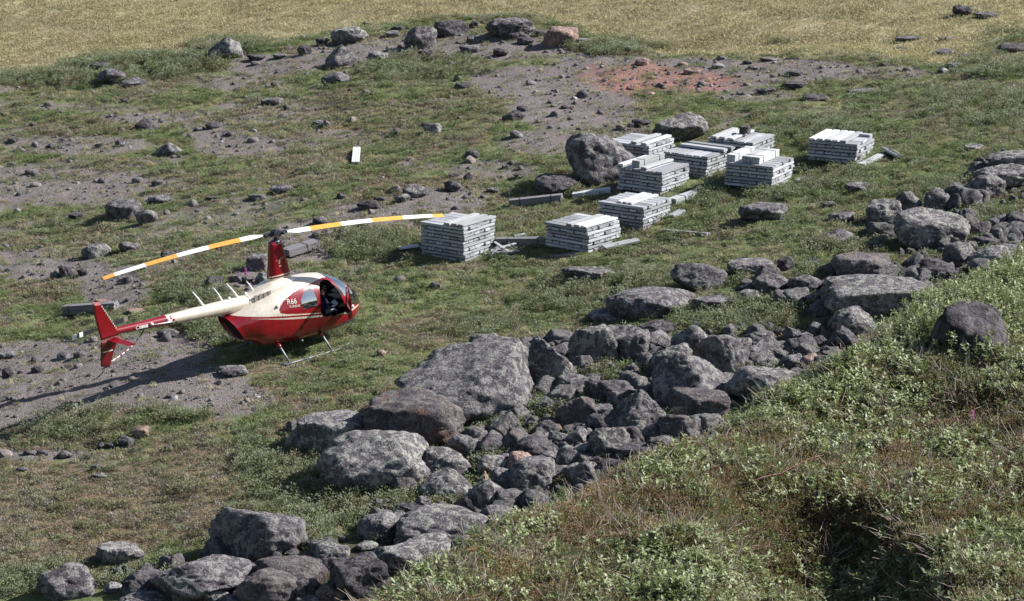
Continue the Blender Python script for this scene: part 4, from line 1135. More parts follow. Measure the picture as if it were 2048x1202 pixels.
# (u, v, w, h, kind, tone, own label or None): centre and size in the photograph's pixels
ROCKS = {
 'along the far crest': ('stones along the far crest', [
  (452, 97, 70, 50, 'p', 'w', 'peaked grey boulder with a pale tip, leftmost on the far crest'), (699, 71, 76, 40, 'r', 'w', 'rounded pale boulder second from left on the far crest'), (684, 113, 68, 46, 'p', 'g', 'cone shaped grey boulder just below the far crest'),
  (841, 78, 66, 52, 'r', 'g', 'upright egg shaped boulder on the far crest'), (905, 58, 72, 40, 'r', 'd', 'dark lumpy split boulder on the far crest'), (1020, 54, 98, 42, 'r', 'g', 'largest smooth grey dome on the far crest'), (1121, 74, 74, 44, 'b', 'p', 'reddish blocky boulder at the right end of the far crest'),
  (948, 50, 20, 18, 'a', 'w', None), (645, 84, 28, 18, 'a', 'd', None), (609, 101, 30, 24, 'r', 'd', None), (796, 57, 26, 14, 'r', 'd', None), (785, 68, 30, 14, 's', 'g', None), (738, 47, 28, 10, 's', 'g', None),
  (757, 113, 42, 20, 's', 'w', 'whitish flat stone below the far crest'), (858, 107, 42, 24, 'a', 'd', None), (939, 99, 42, 18, 's', 'g', None), (949, 79, 34, 16, 'r', 'g', None), (1020, 72, 34, 18, 'r', 'd', None), (1051, 80, 34, 18, 'a', 'd', None), (1002, 105, 32, 18, 'a', 'd', None),
  (1080, 66, 26, 14, 's', 'd', None), (1166, 82, 30, 12, 's', 'g', None)]),
 'on slope below far crest': ('stones on the slope below the crest', [
  (673, 157, 62, 30, 'r', 'g', 'rounded boulder on the slope below the far crest'), (926, 172, 34, 16, 'b', 'd', 'dark block beside a green hummock below the crest'), (1166, 188, 26, 18, 'p', 'd', 'dark pointed stone left of the red soil'), (1026, 231, 44, 24, 'a', 'd', None), (1045, 217, 24, 12, 'r', 'd', None),
  (865, 257, 38, 24, 'r', 'w', 'pale rounded stone in the middle of the upper slope'), (848, 250, 12, 10, 'r', 'd', None), (1033, 269, 28, 18, 'r', 'g', None), (944, 309, 30, 20, 'r', 'd', None), (512, 115, 38, 14, 's', 'd', None), (560, 112, 28, 12, 's', 'g', None), (573, 215, 20, 14, 'p', 'd', None), (545, 203, 46, 16, 's', 'g', None),
  (641, 246, 34, 14, 'r', 'g', None), (601, 339, 22, 10, 'r', 'd', None), (985, 380, 26, 12, 'a', 'g', None), (900, 128, 24, 12, 'a', 'g', None), (1130, 214, 18, 10, 'a', 'd', None)]),
 'in gravel strip above rotor': ('stones in the gravel strip above the rotor', [
  (939, 353, 26, 18, 'p', 'd', None), (906, 373, 36, 24, 'r', 'd', None), (904, 350, 30, 9, 's', 'd', None), (1011, 334, 16, 11, 'r', 'd', None), (1040, 350, 32, 12, 'r', 'd', None), (831, 383, 52, 30, 'a', 'g', None), (806, 396, 30, 18, 'r', 'w', None), (736, 410, 46, 24, 'a', 'd', None), (683, 392, 22, 14, 'r', 'g', None),
  (760, 398, 24, 12, 'r', 'd', None), (640, 440, 30, 18, 'r', 'g', None), (655, 466, 26, 18, 'r', 'w', None), (690, 462, 24, 14, 'a', 'g', None), (725, 448, 24, 14, 'a', 'd', None)]),
 'around the stacks': ('boulders around the core box stacks', [
  (1205, 318, 148, 114, 'r', 'g', 'huge rounded boulder left of the core box stacks'), (1116, 369, 92, 44, 'r', 'd', 'low dark lumpy boulder at the foot of the huge boulder'), (1361, 258, 112, 64, 'a', 'w', 'sloping pale boulder behind the core box stacks'), (1525, 426, 98, 44, 's', 'g', 'flat topped slab in the grass below the core box stacks'),
  (1283, 246, 40, 18, 'a', 'd', None), (1265, 252, 22, 14, 'r', 'g', None), (1240, 254, 18, 12, 'r', 'p', None), (1713, 375, 48, 22, 's', 'g', None), (1656, 409, 30, 12, 's', 'g', None), (1428, 366, 18, 14, 'r', 'w', None), (1949, 294, 42, 12, 's', 'w', None)]),
 'by the red soil': ('stones by the red soil', [
  (1257, 97, 18, 12, 'a', 'w', None), (1285, 123, 32, 16, 'r', 'p', 'pale tan stone at the top of the red soil'), (1386, 142, 40, 17, 'r', 'p', 'smooth pale tan stone right of the red soil'), (1436, 131, 26, 11, 'r', 'w', None), (1266, 175, 28, 13, 'a', 'p', None), (1320, 171, 20, 12, 'a', 'd', None), (1564, 150, 16, 10, 'a', 'd', None),
  (1589, 146, 38, 14, 's', 'g', None), (1589, 169, 52, 15, 's', 'd', None), (1531, 181, 40, 16, 'a', 'd', None), (1630, 196, 50, 16, 's', 'd', None), (1730, 181, 72, 8, 's', 'g', None), (1540, 118, 40, 10, 's', 'g', None), (1495, 125, 20, 10, 'a', 'd', None), (1365, 128, 24, 10, 'a', 'p', None), (1300, 188, 22, 10, 'a', 'p', None)]),
 'at the edge of the far plain': ('stones at the edge of the far plain', [
  (1889, 104, 48, 18, 'r', 'g', 'rounded stone on the edge of the far plain'), (1937, 112, 42, 11, 's', 'd', None), (2024, 98, 64, 26, 'r', 'd', 'dark rounded boulder at right edge beside the far plain'), (1925, 23, 40, 28, 'a', 'd', 'dark angular rock standing out on the far plain'), (1972, 30, 52, 15, 's', 'g', 'low flat rock beside the angular one on the plain'),
  (1821, 75, 64, 10, 's', 'g', None), (1891, 77, 32, 10, 's', 'g', None), (1804, 98, 32, 9, 's', 'd', None), (1825, 40, 11, 5, 'r', 'w', None), (1770, 128, 20, 9, 'a', 'd', None), (1910, 132, 36, 14, 's', 'w', None)]),
 'on the upper left slope': ('stones on the upper left slope', [
  (203, 134, 50, 20, 's', 'd', None), (224, 153, 60, 32, 'r', 'g', 'larger of two rounded stones below the far left shrubs'), (266, 164, 52, 20, 'r', 'g', 'smooth low stone right of a larger one, upper left'), (294, 248, 48, 26, 'p', 'd', 'dark brown pointed stone on the upper left slope'), (428, 250, 36, 15, 'r', 'd', None),
  (337, 298, 56, 30, 'p', 'w', 'pale cone shaped stone on the left slope'), (563, 378, 46, 18, 'r', 'w', None), (514, 393, 36, 14, 'r', 'g', None), (318, 399, 46, 19, 'r', 'g', 'smooth low dome stone on the left slope'), (101, 292, 22, 13, 'p', 'd', None), (26, 280, 22, 11, 'a', 'd', None), (119, 224, 16, 9, 'a', 'd', None), (274, 361, 22, 13, 'r', 'g', None), (314, 366, 24, 14, 'r', 'g', None), (63, 344, 26, 12, 's', 'w', None), (425, 395, 28, 8, 's', 'd', None), (250, 200, 20, 9, 'a', 'd', None), (400, 258, 22, 9, 's', 'g', None), (460, 268, 20, 10, 'a', 'd', None), (240, 287, 24, 15, 'r', 'g', None), (200, 290, 22, 10, 'a', 'd', None)]),
 'left of the rotor mast': ('stones left of the rotor mast', [
  (247, 420, 72, 40, 's', 'g', 'flat broken outcrop above the left rotor blade'), (291, 436, 46, 38, 'a', 'g', 'angular boulder leaning on the flat outcrop'), (193, 502, 60, 34, 'r', 'w', 'rounded pale boulder left of the rotor blade tip'), (258, 494, 42, 22, 'r', 'g', None), (516, 527, 46, 40, 'b', 'g', 'grey block standing just left of the rotor mast'), (253, 560, 26, 16, 'r', 'g', None), (134, 543, 32, 26, 'a', 'd', None),
  (425, 566, 42, 28, 'a', 'd', None), (526, 557, 32, 26, 'r', 'w', None), (155, 430, 38, 12, 's', 'd', None), (337, 509, 32, 18, 'a', 'd', None), (470, 557, 26, 18, 'a', 'g', None), (447, 578, 22, 14, 'r', 'g', None), (495, 560, 22, 16, 'a', 'd', None), (165, 545, 22, 16, 'r', 'd', None), (110, 550, 20, 16, 'a', 'g', None), (545, 520, 20, 16, 'r', 'w', None), (35, 421, 14, 9, 'r', 'w', None), (205, 605, 34, 12, 's', 'p', None), (270, 622, 40, 10, 's', 'p', None)]),
 'on gravel below the helicopter': ('stones on the gravel below the helicopter', [
  (338, 666, 48, 18, 'r', 'g', 'smooth grey stone on the gravel under the tail boom'), (467, 741, 62, 20, 'b', 'g', 'flat grey stone beside the near skid'), (763, 706, 20, 14, 'r', 'p', 'small pink stone in the grass right of the skids'), (283, 865, 36, 25, 'b', 'p', 'tan orange blocky stone on the lower left slope'), (253, 882, 36, 25, 'r', 'd', 'dark stone touching the tan orange one'),
  (201, 891, 16, 15, 'r', 'd', None), (221, 890, 26, 12, 'r', 'd', None), (129, 910, 32, 19, 'r', 'g', None), (192, 934, 20, 13, 'r', 'g', None), (199, 951, 32, 11, 's', 'w', None), (337, 896, 18, 13, 'r', 'g', None), (44, 939, 24, 11, 'r', 'g', None), (173, 914, 16, 13, 'r', 'd', None), (129, 711, 32, 17, 'r', 'g', None), (19, 745, 32, 22, 'a', 'd', None), (9, 709, 44, 13, 's', 'w', None), (75, 738, 26, 15, 'a', 'd', None), (160, 709, 26, 14, 'r', 'd', None), (55, 905, 20, 12, 'r', 'd', None), (85, 905, 24, 12, 'r', 'd', None)]),
 'in the lower left corner': ('boulders in the lower left corner', [
  (136, 1163, 102, 66, 'a', 'g', 'rugged dark boulder among shrubs near the lower left corner'), (240, 1110, 82, 44, 's', 'w', 'sloping flat rock partly covered by shrubs, lower left'), (237, 1147, 32, 26, 'r', 'd', 'small black stone right of the rugged lower left boulder'), (297, 1138, 32, 18, 'a', 'w', None), (284, 1171, 72, 54, 'a', 'd', None), (398, 1160, 170, 86, 'r', 'g', 'broad grey boulder along the bottom left edge'), (363, 1188, 58, 32, 'r', 'p', None), (294, 1196, 94, 26, 'r', 'w', None),
  (420, 1182, 74, 64, 'p', 'w', 'upright wedge with a bright edge at the bottom left'), (515, 1068, 168, 102, 'a', 'g', 'large rugged boulder standing alone above the lower left rocks'), (492, 1145, 46, 36, 'a', 'g', None), (540, 1173, 112, 66, 'r', 'r', 'smooth boulder with an orange patch at the bottom edge'), (583, 1140, 124, 48, 's', 'r', 'long brownish slab above the orange patched boulder'), (613, 1181, 56, 46, 'r', 'd', None), (662, 1187, 52, 38, 'r', 'r', None), (660, 1112, 66, 52, 'a', 'w', None), (716, 1158, 104, 84, 'b', 'd', 'big dark block at the left end of the near hillside'), (590, 1108, 36, 20, 'r', 'd', None), (226, 1176, 34, 20, 'r', 'w', None), (624, 1200, 54, 20, 'r', 'w', None), (470, 1200, 60, 24, 'r', 'g', None)]),
 'along the near hillside': ('boulders along the near hillside', [
  (766, 1053, 86, 58, 'r', 'g', 'smooth dark boulder behind the start of the near hillside'), (822, 1108, 136, 62, 'r', 'w', 'lichened long boulder touching the near hillside'), (890, 1048, 172, 66, 'r', 'w', 'long rounded boulder behind the near hillside'), (838, 1022, 68, 28, 's', 'd', None), (735, 1092, 42, 16, 's', 'w', None), (760, 1012, 32, 30, 'a', 'g', None), (1006, 926, 30, 38, 'r', 'g', None), (1008, 964, 44, 54, 'r', 'g', None), (976, 988, 80, 62, 'r', 'w', None), (1063, 955, 84, 74, 'r', 'g', 'rounded boulder with a pale top beside the near hillside'), (1105, 947, 44, 36, 'r', 'd', None), (1167, 939, 52, 32, 'r', 'w', None), (1230, 932, 52, 26, 'a', 'd', None), (935, 1010, 50, 40, 'r', 'd', None)]),
 'in middle of boulder field': ('boulders in the middle of the boulder field', [
  (663, 871, 158, 86, 's', 'w', 'flat topped slab at the left edge of the boulder field'), (827, 847, 172, 114, 'b', 'r', 'large dark reddish block in the boulder field'), (749, 922, 192, 112, 'r', 'w', 'large pale lichened dome in front of the reddish block'), (921, 893, 64, 50, 'a', 'g', None), (880, 926, 112, 62, 'r', 'w', None), (947, 869, 44, 30, 'r', 'w', None), (895, 974, 92, 62, 'r', 'w', 'rounded pale boulder in the shrubs below the dome'), (702, 969, 52, 32, 'a', 'g', None), (979, 890, 54, 52, 'a', 'g', None), (985, 933, 52, 42, 'a', 'w', None), (968, 958, 18, 34, 'p', 'p', 'small upright rusty stone between grey boulders'),
  (940, 775, 250, 150, 'w', 'g', 'very large cracked slab, the biggest of the boulder field'), (990, 712, 138, 70, 'w', 'w', 'broad pinkish slab above the very large cracked slab'), (1105, 734, 82, 104, 'r', 'w', 'tall oval boulder with pale spots right of the great slab'), (1185, 698, 82, 90, 'b', 'w', 'tall block with pale lichen dots at the field edge'), (1250, 692, 82, 70, 's', 'g', None), (1143, 773, 58, 46, 's', 'g', None)]),
 'in crowded right half of field': ('boulders in the crowded right half of the field', [
  (1155, 824, 74, 70, 'r', 'r', 'rounded boulder with orange patches in the boulder field'), (1222, 784, 92, 54, 'r', 'd', 'dark boulder with one pale round spot'), (1205, 829, 44, 36, 'b', 'g', None), (1200, 849, 42, 40, 'r', 'g', None), (1278, 824, 92, 88, 'p', 'g', 'big wedge shaped boulder in the crowded rocks'), (1230, 801, 30, 36, 'r', 'w', None), (1219, 890, 68, 70, 'r', 'w', 'large mottled egg shaped boulder among small rocks'), (1264, 873, 46, 40, 'r', 'd', None), (1359, 853, 74, 48, 'r', 'r', None), (1369, 826, 42, 26, 'r', 'p', None), (1309, 865, 44, 36, 'r', 'w', None), (1332, 873, 40, 22, 'r', 'd', None), (1320, 892, 58, 42, 'r', 'g', None), (1270, 906, 68, 36, 'a', 'd', None),
  (1297, 789, 40, 38, 'r', 'r', None), (1328, 826, 20, 22, 'r', 'r', None), (1254, 890, 24, 22, 'r', 'g', None), (1310, 660, 66, 36, 'a', 'd', 'dark leaning wedge at the top of the crowded rocks'), (1306, 684, 62, 46, 'a', 'g', None), (1381, 692, 76, 84, 'r', 'g', 'tall boulder with a bright right face, top of the field'), (1452, 712, 86, 94, 'a', 'g', 'rough dark boulder right of the tall bright faced one'), (1520, 705, 88, 58, 'a', 'g', None), (1503, 681, 38, 24, 'r', 'g', None), (1523, 673, 50, 22, 's', 'g', None), (1342, 728, 72, 74, 'r', 'w', None), (1314, 715, 42, 38, 'r', 'g', None), (1383, 762, 132, 112, 'p', 'g', 'largest peaked boulder of the crowded rocks'), (1523, 772, 132, 74, 'r', 'w', 'broad smooth boulder touching the green hillside edge'), (1400, 808, 112, 54, 'r', 'r', None)]),
 'amid the small field rocks': ('small rocks in the boulder field', [
  (1074, 898, 78, 46, 'r', 'd', None), (1076, 873, 38, 20, 'r', 'g', None), (1117, 877, 38, 28, 'r', 'w', None), (1154, 875, 42, 38, 'r', 'w', None), (1174, 869, 24, 26, 'r', 'g', None), (1203, 867, 26, 22, 'r', 'r', None), (1232, 857, 28, 26, 'r', 'g', None), (1100, 916, 44, 38, 'r', 'g', None), (1141, 914, 50, 46, 'r', 'w', None), (1166, 900, 36, 34, 'r', 'w', None), (1043, 929, 56, 48, 'r', 'p', 'rounded tan topped rock among the small rocks'), (1109, 857, 24, 20, 'r', 'p', None), (1127, 845, 42, 22, 'a', 'r', None), (1148, 857, 36, 20, 'a', 'r', None), (1168, 851, 26, 14, 'a', 'w', None), (1180, 889, 22, 16, 'r', 'g', None), (1245, 915, 28, 22, 'r', 'g', None), (1190, 925, 30, 24, 'r', 'd', None), (1130, 940, 30, 20, 'r', 'g', None), (1350, 885, 24, 16, 'r', 'g', None), (1385, 868, 26, 16, 'r', 'g', None), (1290, 866, 22, 18, 'r', 'g', None), (1342, 843, 24, 18, 'r', 'd', None)]),
 'at right end of boulder field': ('rocks at the right end of the boulder field', [
  (1606, 677, 38, 28, 'r', 'g', None), (1594, 700, 46, 46, 'a', 'd', None), (1632, 683, 36, 24, 'r', 'd', None), (1650, 705, 38, 32, 'a', 'd', None), (1682, 677, 66, 52, 'p', 'd', 'dark angular rock with a bright ridge, right end'), (1581, 728, 38, 36, 'r', 'g', None), (1624, 726, 40, 32, 'r', 'p', None), (1664, 731, 72, 46, 'r', 'g', None), (1604, 752, 48, 32, 'r', 'g', None), (1704, 643, 82, 58, 'r', 'w', 'smooth boulder in front of the broad flat outcrop'), (1838, 629, 52, 28, 's', 'g', None), (1760, 592, 194, 74, 's', 'w', 'broad flat outcrop left of the near lichened rock'), (1633, 598, 38, 38, 'r', 'g', None)]),
 'in grass above boulder field': ('rocks in the grass above the boulder field', [
  (1175, 547, 88, 30, 's', 'g', 'low flat rock in the grass in front of the second stack'), (1397, 553, 94, 58, 'a', 'g', 'dark blocky boulder alone in the grass'), (1302, 603, 152, 60, 'r', 'g', 'long low dome with a pale spot in the grass'), (1222, 631, 82, 26, 's', 'w', None), (1500, 532, 78, 26, 's', 'g', None), (1571, 528, 30, 28, 'a', 'd', None), (1626, 526, 30, 18, 'r', 'd', None), (1722, 538, 100, 54, 's', 'r', 'reddish grey slanted slab in the grass'), (1659, 540, 44, 34, 'a', 'r', None), (1548, 567, 74, 34, 'r', 'g', None), (1609, 567, 58, 34, 'r', 'g', None), (1500, 576, 42, 22, 'r', 'd', None), (1500, 591, 46, 22, 'r', 'w', None), (1434, 603, 82, 24, 's', 'g', None), (1677, 470, 66, 28, 'p', 'g', None), (1684, 435, 46, 20, 's', 'g', None)]),
 'in the rocks on the right edge': ('rocks on the right edge', [
  (1770, 428, 78, 58, 's', 'w', 'pale slab at the left of the right edge rocks'), (1817, 407, 52, 52, 'r', 'g', None), (1873, 402, 52, 54, 'r', 'g', None), (1862, 460, 152, 80, 's', 'w', 'large boulder with a black left face, right edge rocks'), (1908, 409, 28, 42, 'a', 'd', None), (1940, 398, 52, 46, 'r', 'g', None), (2022, 328, 96, 52, 's', 'w', 'layered top slab at the right edge'), (2004, 354, 110, 50, 's', 'w', 'slanting lower slab at the right edge'), (1968, 374, 84, 52, 'a', 'g', 'dark faced slab end jutting left at the right edge'), (1920, 512, 74, 58, 'r', 'g', None), (1982, 516, 92, 54, 'r', 'w', 'pale rounded boulder above the near hillside shrubs'), (1871, 540, 78, 48, 'r', 'd', None), (1826, 551, 52, 30, 'r', 'g', None), (1938, 453, 42, 52, 'a', 'r', None), (1961, 463, 42, 42, 'a', 'r', None), (1999, 444, 62, 32, 'a', 'g', None), (2031, 442, 42, 38, 'a', 'd', None), (2027, 474, 42, 36, 'r', 'g', None), (1996, 474, 38, 36, 'r', 'g', None), (1971, 486, 52, 26, 's', 'd', None), (2020, 502, 52, 26, 's', 'g', None), (1916, 548, 30, 16, 'r', 'w', None)]),
}
TONE = {'g': ('gneiss_rock', (0.95, 0.94, 0.97)), 'd': ('gneiss_rock_dark', (0.72, 0.70, 0.73)), 'w': ('gneiss_rock_pale', (1.08, 1.08, 1.08)), 'p': ('gneiss_rock_rusty', (1.75, 1.32, 1.12)), 'r': ('gneiss_rock_rusty', (0.90, 0.84, 0.83))}
LOOK = {'g': 'grey', 'd': 'dark', 'w': 'pale', 'p': 'tan', 'r': 'reddish'}
SHAPE = {'w': 'tilted', 'r': 'rounded', 'a': 'angular', 's': 'flat', 'p': 'pointed', 'b': 'blocky'}
rock_foot = []
seed = 100
for region, (grp, lst) in ROCKS.items():
    anon = sorted([r for r in lst if r[6] is None], key=lambda r: r[0])
    feet = hit_many([(r[0], r[1] + 0.30 * r[3]) for r in lst])
    for r, ft in zip(lst, feet):
        u, v, w, h, kind, tone, label = r
        if 'field' in grp or 'lower left' in grp or 'hillside' in grp: w, h, v = w * 1.2, h * 1.2, v + 0.05 * h; kind = 'a' if (kind == 'r' and seed % 2) else kind
        seed += 1
        p = Vector(at_y(u, v, ft[1]))
        s = FPX / (Vector(CAM) - p).length
        sx = w / s / 2
        sy = sx * (0.8 if kind != 's' else 0.75)
        hh = h / s / 2
        sz = math.sqrt(max((0.45 * hh) ** 2, hh * hh - (sy * 0.26) ** 2)) / 0.97
        big = max(w, h)
        sub_ = 5 if big > 75 else (4 if big > 26 else 3)
        mname, tint = TONE[tone]
        nm = 'boulder' if big >= 40 else 'stone'
        me = rock_mesh(seed, sx * 1.02, sy, sz, kind, sub_, nm, mname)
        ob = bpy.data.objects.new(nm, me); COL.objects.link(ob)
        ob.location = p
        q = 0.9 + 0.2 * random.random()
        ob.color = (tint[0] * q, tint[1] * q, tint[2] * q, 1)
        if label is None:
            label = f'{LOOK[tone]} {SHAPE[kind]} {nm}, {ordinal(anon.index(r))} from left of lesser ones {region}' if len(anon) > 1 else f'{LOOK[tone]} {SHAPE[kind]} {nm} {region}'
        tag(ob, label, 'boulder' if nm == 'boulder' else 'stone', grp)
        rock_foot.append((p.x, p.y, sx, sy))
# stone on the rear stack
base, eL, eR, z0, nl = stack_info[6]
p = base + eL * 0.75 + eR * 0.95; 
ob = bpy.data.objects.new('stone', rock_mesh(77, 0.20, 0.16, 0.13, 'b', 4, 'stone', 'gneiss_rock_dark')); COL.objects.link(ob)
ob.location = (p.x, p.y, z0 + nl * LH + 0.075 + 0.16); ob.color = (0.9, 0.85, 0.85, 1)
tag(ob, 'dark stone weighing down the boxes atop the rear stack', 'stone')
# rocks in the near hillside
def hill_hit(u, v):
    t = np.arange(8.0, 45.0, 0.02); p = CAM + raydir(u, v)[None, :] * t[:, None]
    b = p[:, 2] < hill_z(p[:, 0], p[:, 1])
    return Vector(p[b.argmax()] if b.any() else p[-1])
for (u, v, w, h, kind, tone, label, yy) in ((1938, 668, 150, 130, 'a', 'd', 'lichen covered rock with a black side in the near hillside shrubs', None), (1340, 930, 34, 22, 's', 'g', 'small grey stone set in the near hillside turf', None), (1184, 1030, 34, 40, 'p', 'g', 'pointed dark stone sticking out of the near hillside', None), (1462, 880, 30, 18, 's', 'g', 'low grey stone under leaves near the hillside edge', None)):
    p = hill_hit(u, v + h * 0.3)
    s = FPX / (Vector(CAM) - p).length
    seed += 1
    ob = bpy.data.objects.new('boulder' if w > 100 else 'stone', rock_mesh(seed, w / s / 2, w / s / 2 * 0.9, h / s / 2, kind, 5 if w > 100 else 4, 'boulder', TONE[tone][0])); COL.objects.link(ob)
    ob.location = at_y(u, v, p.y); ob.color = (*TONE[tone][1], 1)
    tag(ob, label, 'boulder' if w > 100 else 'stone')

# ------------------------------------------------------------------ scattered growth and gravel
def proto_mesh(name, verts, faces, mats, mi=None):
    me = bpy.data.meshes.new(name); me.from_pydata([tuple(v) for v in verts], [], faces)
    for mm in mats: me.materials.append(MATS[mm])
    if mi: me.polygons.foreach_set('material_index', mi)
    me.update()
    return bpy.data.objects.new(name, me)                 # not linked: only a source for the scatter

def leafy(name, seed, n, rad, height, ll, lw, mats, up=0.5, stems=0, fold=0.25, dome=True, smin=0.3):
    rg = random.Random(seed); V, Fc, mi = [], [], []
    for k in range(n):
        a = rg.uniform(0, 2 * math.pi); rr = rad * math.sqrt(rg.random())
        hz = height * (1 - (rr / rad) ** 2) if dome else height * rg.uniform(0.4, 1)
        z = hz * rg.uniform(smin, 1.05) + 0.01
        p = Vector((rr * math.cos(a), rr * math.sin(a), z))
        d = Vector((math.cos(a) + rg.uniform(-1, 1), math.sin(a) + rg.uniform(-1, 1), rg.uniform(-0.1, 1) * up * 2)).normalized()
        sd_ = d.cross(Vector((rg.uniform(-0.5, 0.5), rg.uniform(-0.5, 0.5), 1))).normalized()
        l, w = ll * rg.uniform(0.7, 1.3), lw * rg.uniform(0.7, 1.3)
        nn = d.cross(sd_)
        b = len(V)
        V += [p, p + d * l * 0.5 + sd_ * w / 2 + nn * fold * w, p + d * l, p + d * l * 0.5 - sd_ * w / 2 + nn * fold * w]
        Fc += [(b, b + 1, b + 2), (b, b + 2, b + 3)]; mi += [0, 0]
    for k in range(stems):
        a = rg.uniform(0, 2 * math.pi); rr = rad * rg.uniform(0.3, 0.95)
        e = Vector((rr * math.cos(a), rr * math.sin(a), height * rg.uniform(0.5, 0.95)))
        s0 = Vector((0.15 * rr * math.cos(a + 1), 0.15 * rr * math.sin(a + 1), -0.02)); t_ = lw * 0.22
        sd_ = (e - s0).cross(Vector((0, 0, 1))).normalized() * t_
        b = len(V); V += [s0 + sd_, s0 - sd_, e, s0 + Vector((0, 0, t_ * 2))]; Fc += [(b, b + 1, b + 2), (b + 1, b + 3, b + 2)]; mi += [1, 1]
    return proto_mesh(name, V, Fc, mats, mi)

def blades(name, seed, n, rad, height, w, mats, lean=0.5):
    rg = random.Random(seed); V, Fc = [], []
    for k in range(n):
        a = rg.uniform(0, 2 * math.pi); rr = rad * math.sqrt(rg.random())
        p = Vector((rr * math.cos(a), rr * math.sin(a), -0.01)); b2 = rg.uniform(0, 2 * math.pi)
        d = Vector((math.cos(b2) * lean * rg.random(), math.sin(b2) * lean * rg.random(), 1)).normalized()
        h = height * rg.uniform(0.5, 1.15); sd_ = Vector((-math.sin(b2), math.cos(b2), 0)) * w / 2
        q = p + d * h * 0.55; e = p + d * h + Vector((math.cos(b2), math.sin(b2), -0.2)) * h * 0.3 * lean
        b = len(V); V += [p - sd_, p + sd_, q + sd_ * 0.8, q - sd_ * 0.8, e]
        Fc += [(b, b + 1, b + 2, b + 3), (b + 3, b + 2, b + 4)]
    return proto_mesh(name, V, Fc, mats)

def scatter(name, protos, P, rot, scl, label, cat):
    me = bpy.data.meshes.new(name)
    me.vertices.add(len(P)); me.vertices.foreach_set('co', np.asarray(P, np.float32).ravel())
    a = me.attributes.new('rot', 'FLOAT_VECTOR', 'POINT'); a.data.foreach_set('vector', np.asarray(rot, np.float32).ravel())
    a = me.attributes.new('scl', 'FLOAT', 'POINT'); a.data.foreach_set('value', np.asarray(scl, np.float32))
    a = me.attributes.new('pick', 'INT', 'POINT'); a.data.foreach_set('value', np.random.RandomState(1).randint(0, len(protos), len(P)).astype(np.int32))
    me.update()
    pc = bpy.data.collections.new(name + '_source')
    for o_ in protos: pc.objects.link(o_)
    ob = bpy.data.objects.new(name, me); COL.objects.link(ob)
    ng = bpy.data.node_groups.new(name, 'GeometryNodeTree')
    ng.interface.new_socket('Geometry', in_out='INPUT', socket_type='NodeSocketGeometry'); ng.interface.new_socket('Geometry', in_out='OUTPUT', socket_type='NodeSocketGeometry')
    N = ng.nodes; gi = N.new('NodeGroupInput'); go = N.new('NodeGroupOutput')
    ci = N.new('GeometryNodeCollectionInfo'); ci.inputs['Collection'].default_value = pc; ci.inputs['Separate Children'].default_value = True; ci.inputs['Reset Children'].default_value = True
    ip = N.new('GeometryNodeInstanceOnPoints'); ip.inputs['Pick Instance'].default_value = True
    def at_(n_, ty):
        q = N.new('GeometryNodeInputNamedAttribute'); q.data_type = ty; q.inputs['Name'].default_value = n_; return q.outputs['Attribute']
    L = ng.links
    L.new(gi.outputs[0], ip.inputs['Points']); L.new(ci.outputs[0], ip.inputs['Instance']); L.new(at_('pick', 'INT'), ip.inputs['Instance Index'])
    e2r = N.new('FunctionNodeEulerToRotation'); L.new(at_('rot', 'FLOAT_VECTOR'), e2r.inputs[0]); L.new(e2r.outputs[0], ip.inputs['Rotation'])
    L.new(at_('scl', 'FLOAT'), ip.inputs['Scale']); L.new(ip.outputs[0], go.inputs[0])
    md = ob.modifiers.new('scatter', 'NODES'); md.node_group = ng
    return tag(ob, label, cat, kind='stuff')

RS = np.random.RandomState(7)
# candidate points spread evenly over what the camera can see of the ground
def candidates(n, vmin=-40, vmax=1240, umin=-60, umax=2110, per_area=True):
    x = RS.uniform(-29, 29, n * 2); y = RS.uniform(78, 182, n * 2)
    kk = np.abs(x) < 0.172 * y; x, y = x[kk], y[kk]
    z = ground_z(x, y)
    u, v = project(x, y, z)
    k = (u > umin) & (u < umax) & (v > vmin) & (v < vmax)
    near_lip = v > np.interp(u, [p_[0] for p_ in LIPPX], [p_[1] for p_ in LIPPX]) + 70
    k &= ~near_lip
    return x[k], y[k], z[k]
RF = np.array(rock_foot)
HC = np.array([[b.x + (eL.x + eR.x) * BL / 2, b.y + (eL.y + eR.y) * BL / 2] for b, eL, eR, z, nl in stack_info])
def clear(x, y, stacks=True, rocks=0.8):
    k = np.ones(len(x), bool)
    for rx, ry, sx, sy in RF: k &= ((x - rx) / (sx * rocks)) ** 2 + ((y - ry) / (sy * rocks)) ** 2 > 1
    for c_ in HC: k &= (np.abs(x - c_[0]) + np.abs(y - c_[1])) > 1.22
    dx, dy = x - HELI[0], y - HELI[1]
    lx, ly = dx * math.cos(HYAW) + dy * math.sin(HYAW), -dx * math.sin(HYAW) + dy * math.cos(HYAW)
    k &= ~((np.abs(np.abs(ly) - 1.10) < 0.10) & (lx > -0.9) & (lx < 1.8))
    return k
def rnd_rot(n, tilt=0.15):
    return np.stack([RS.normal(0, tilt, n), RS.normal(0, tilt, n), RS.uniform(0, 6.283, n)], 1)

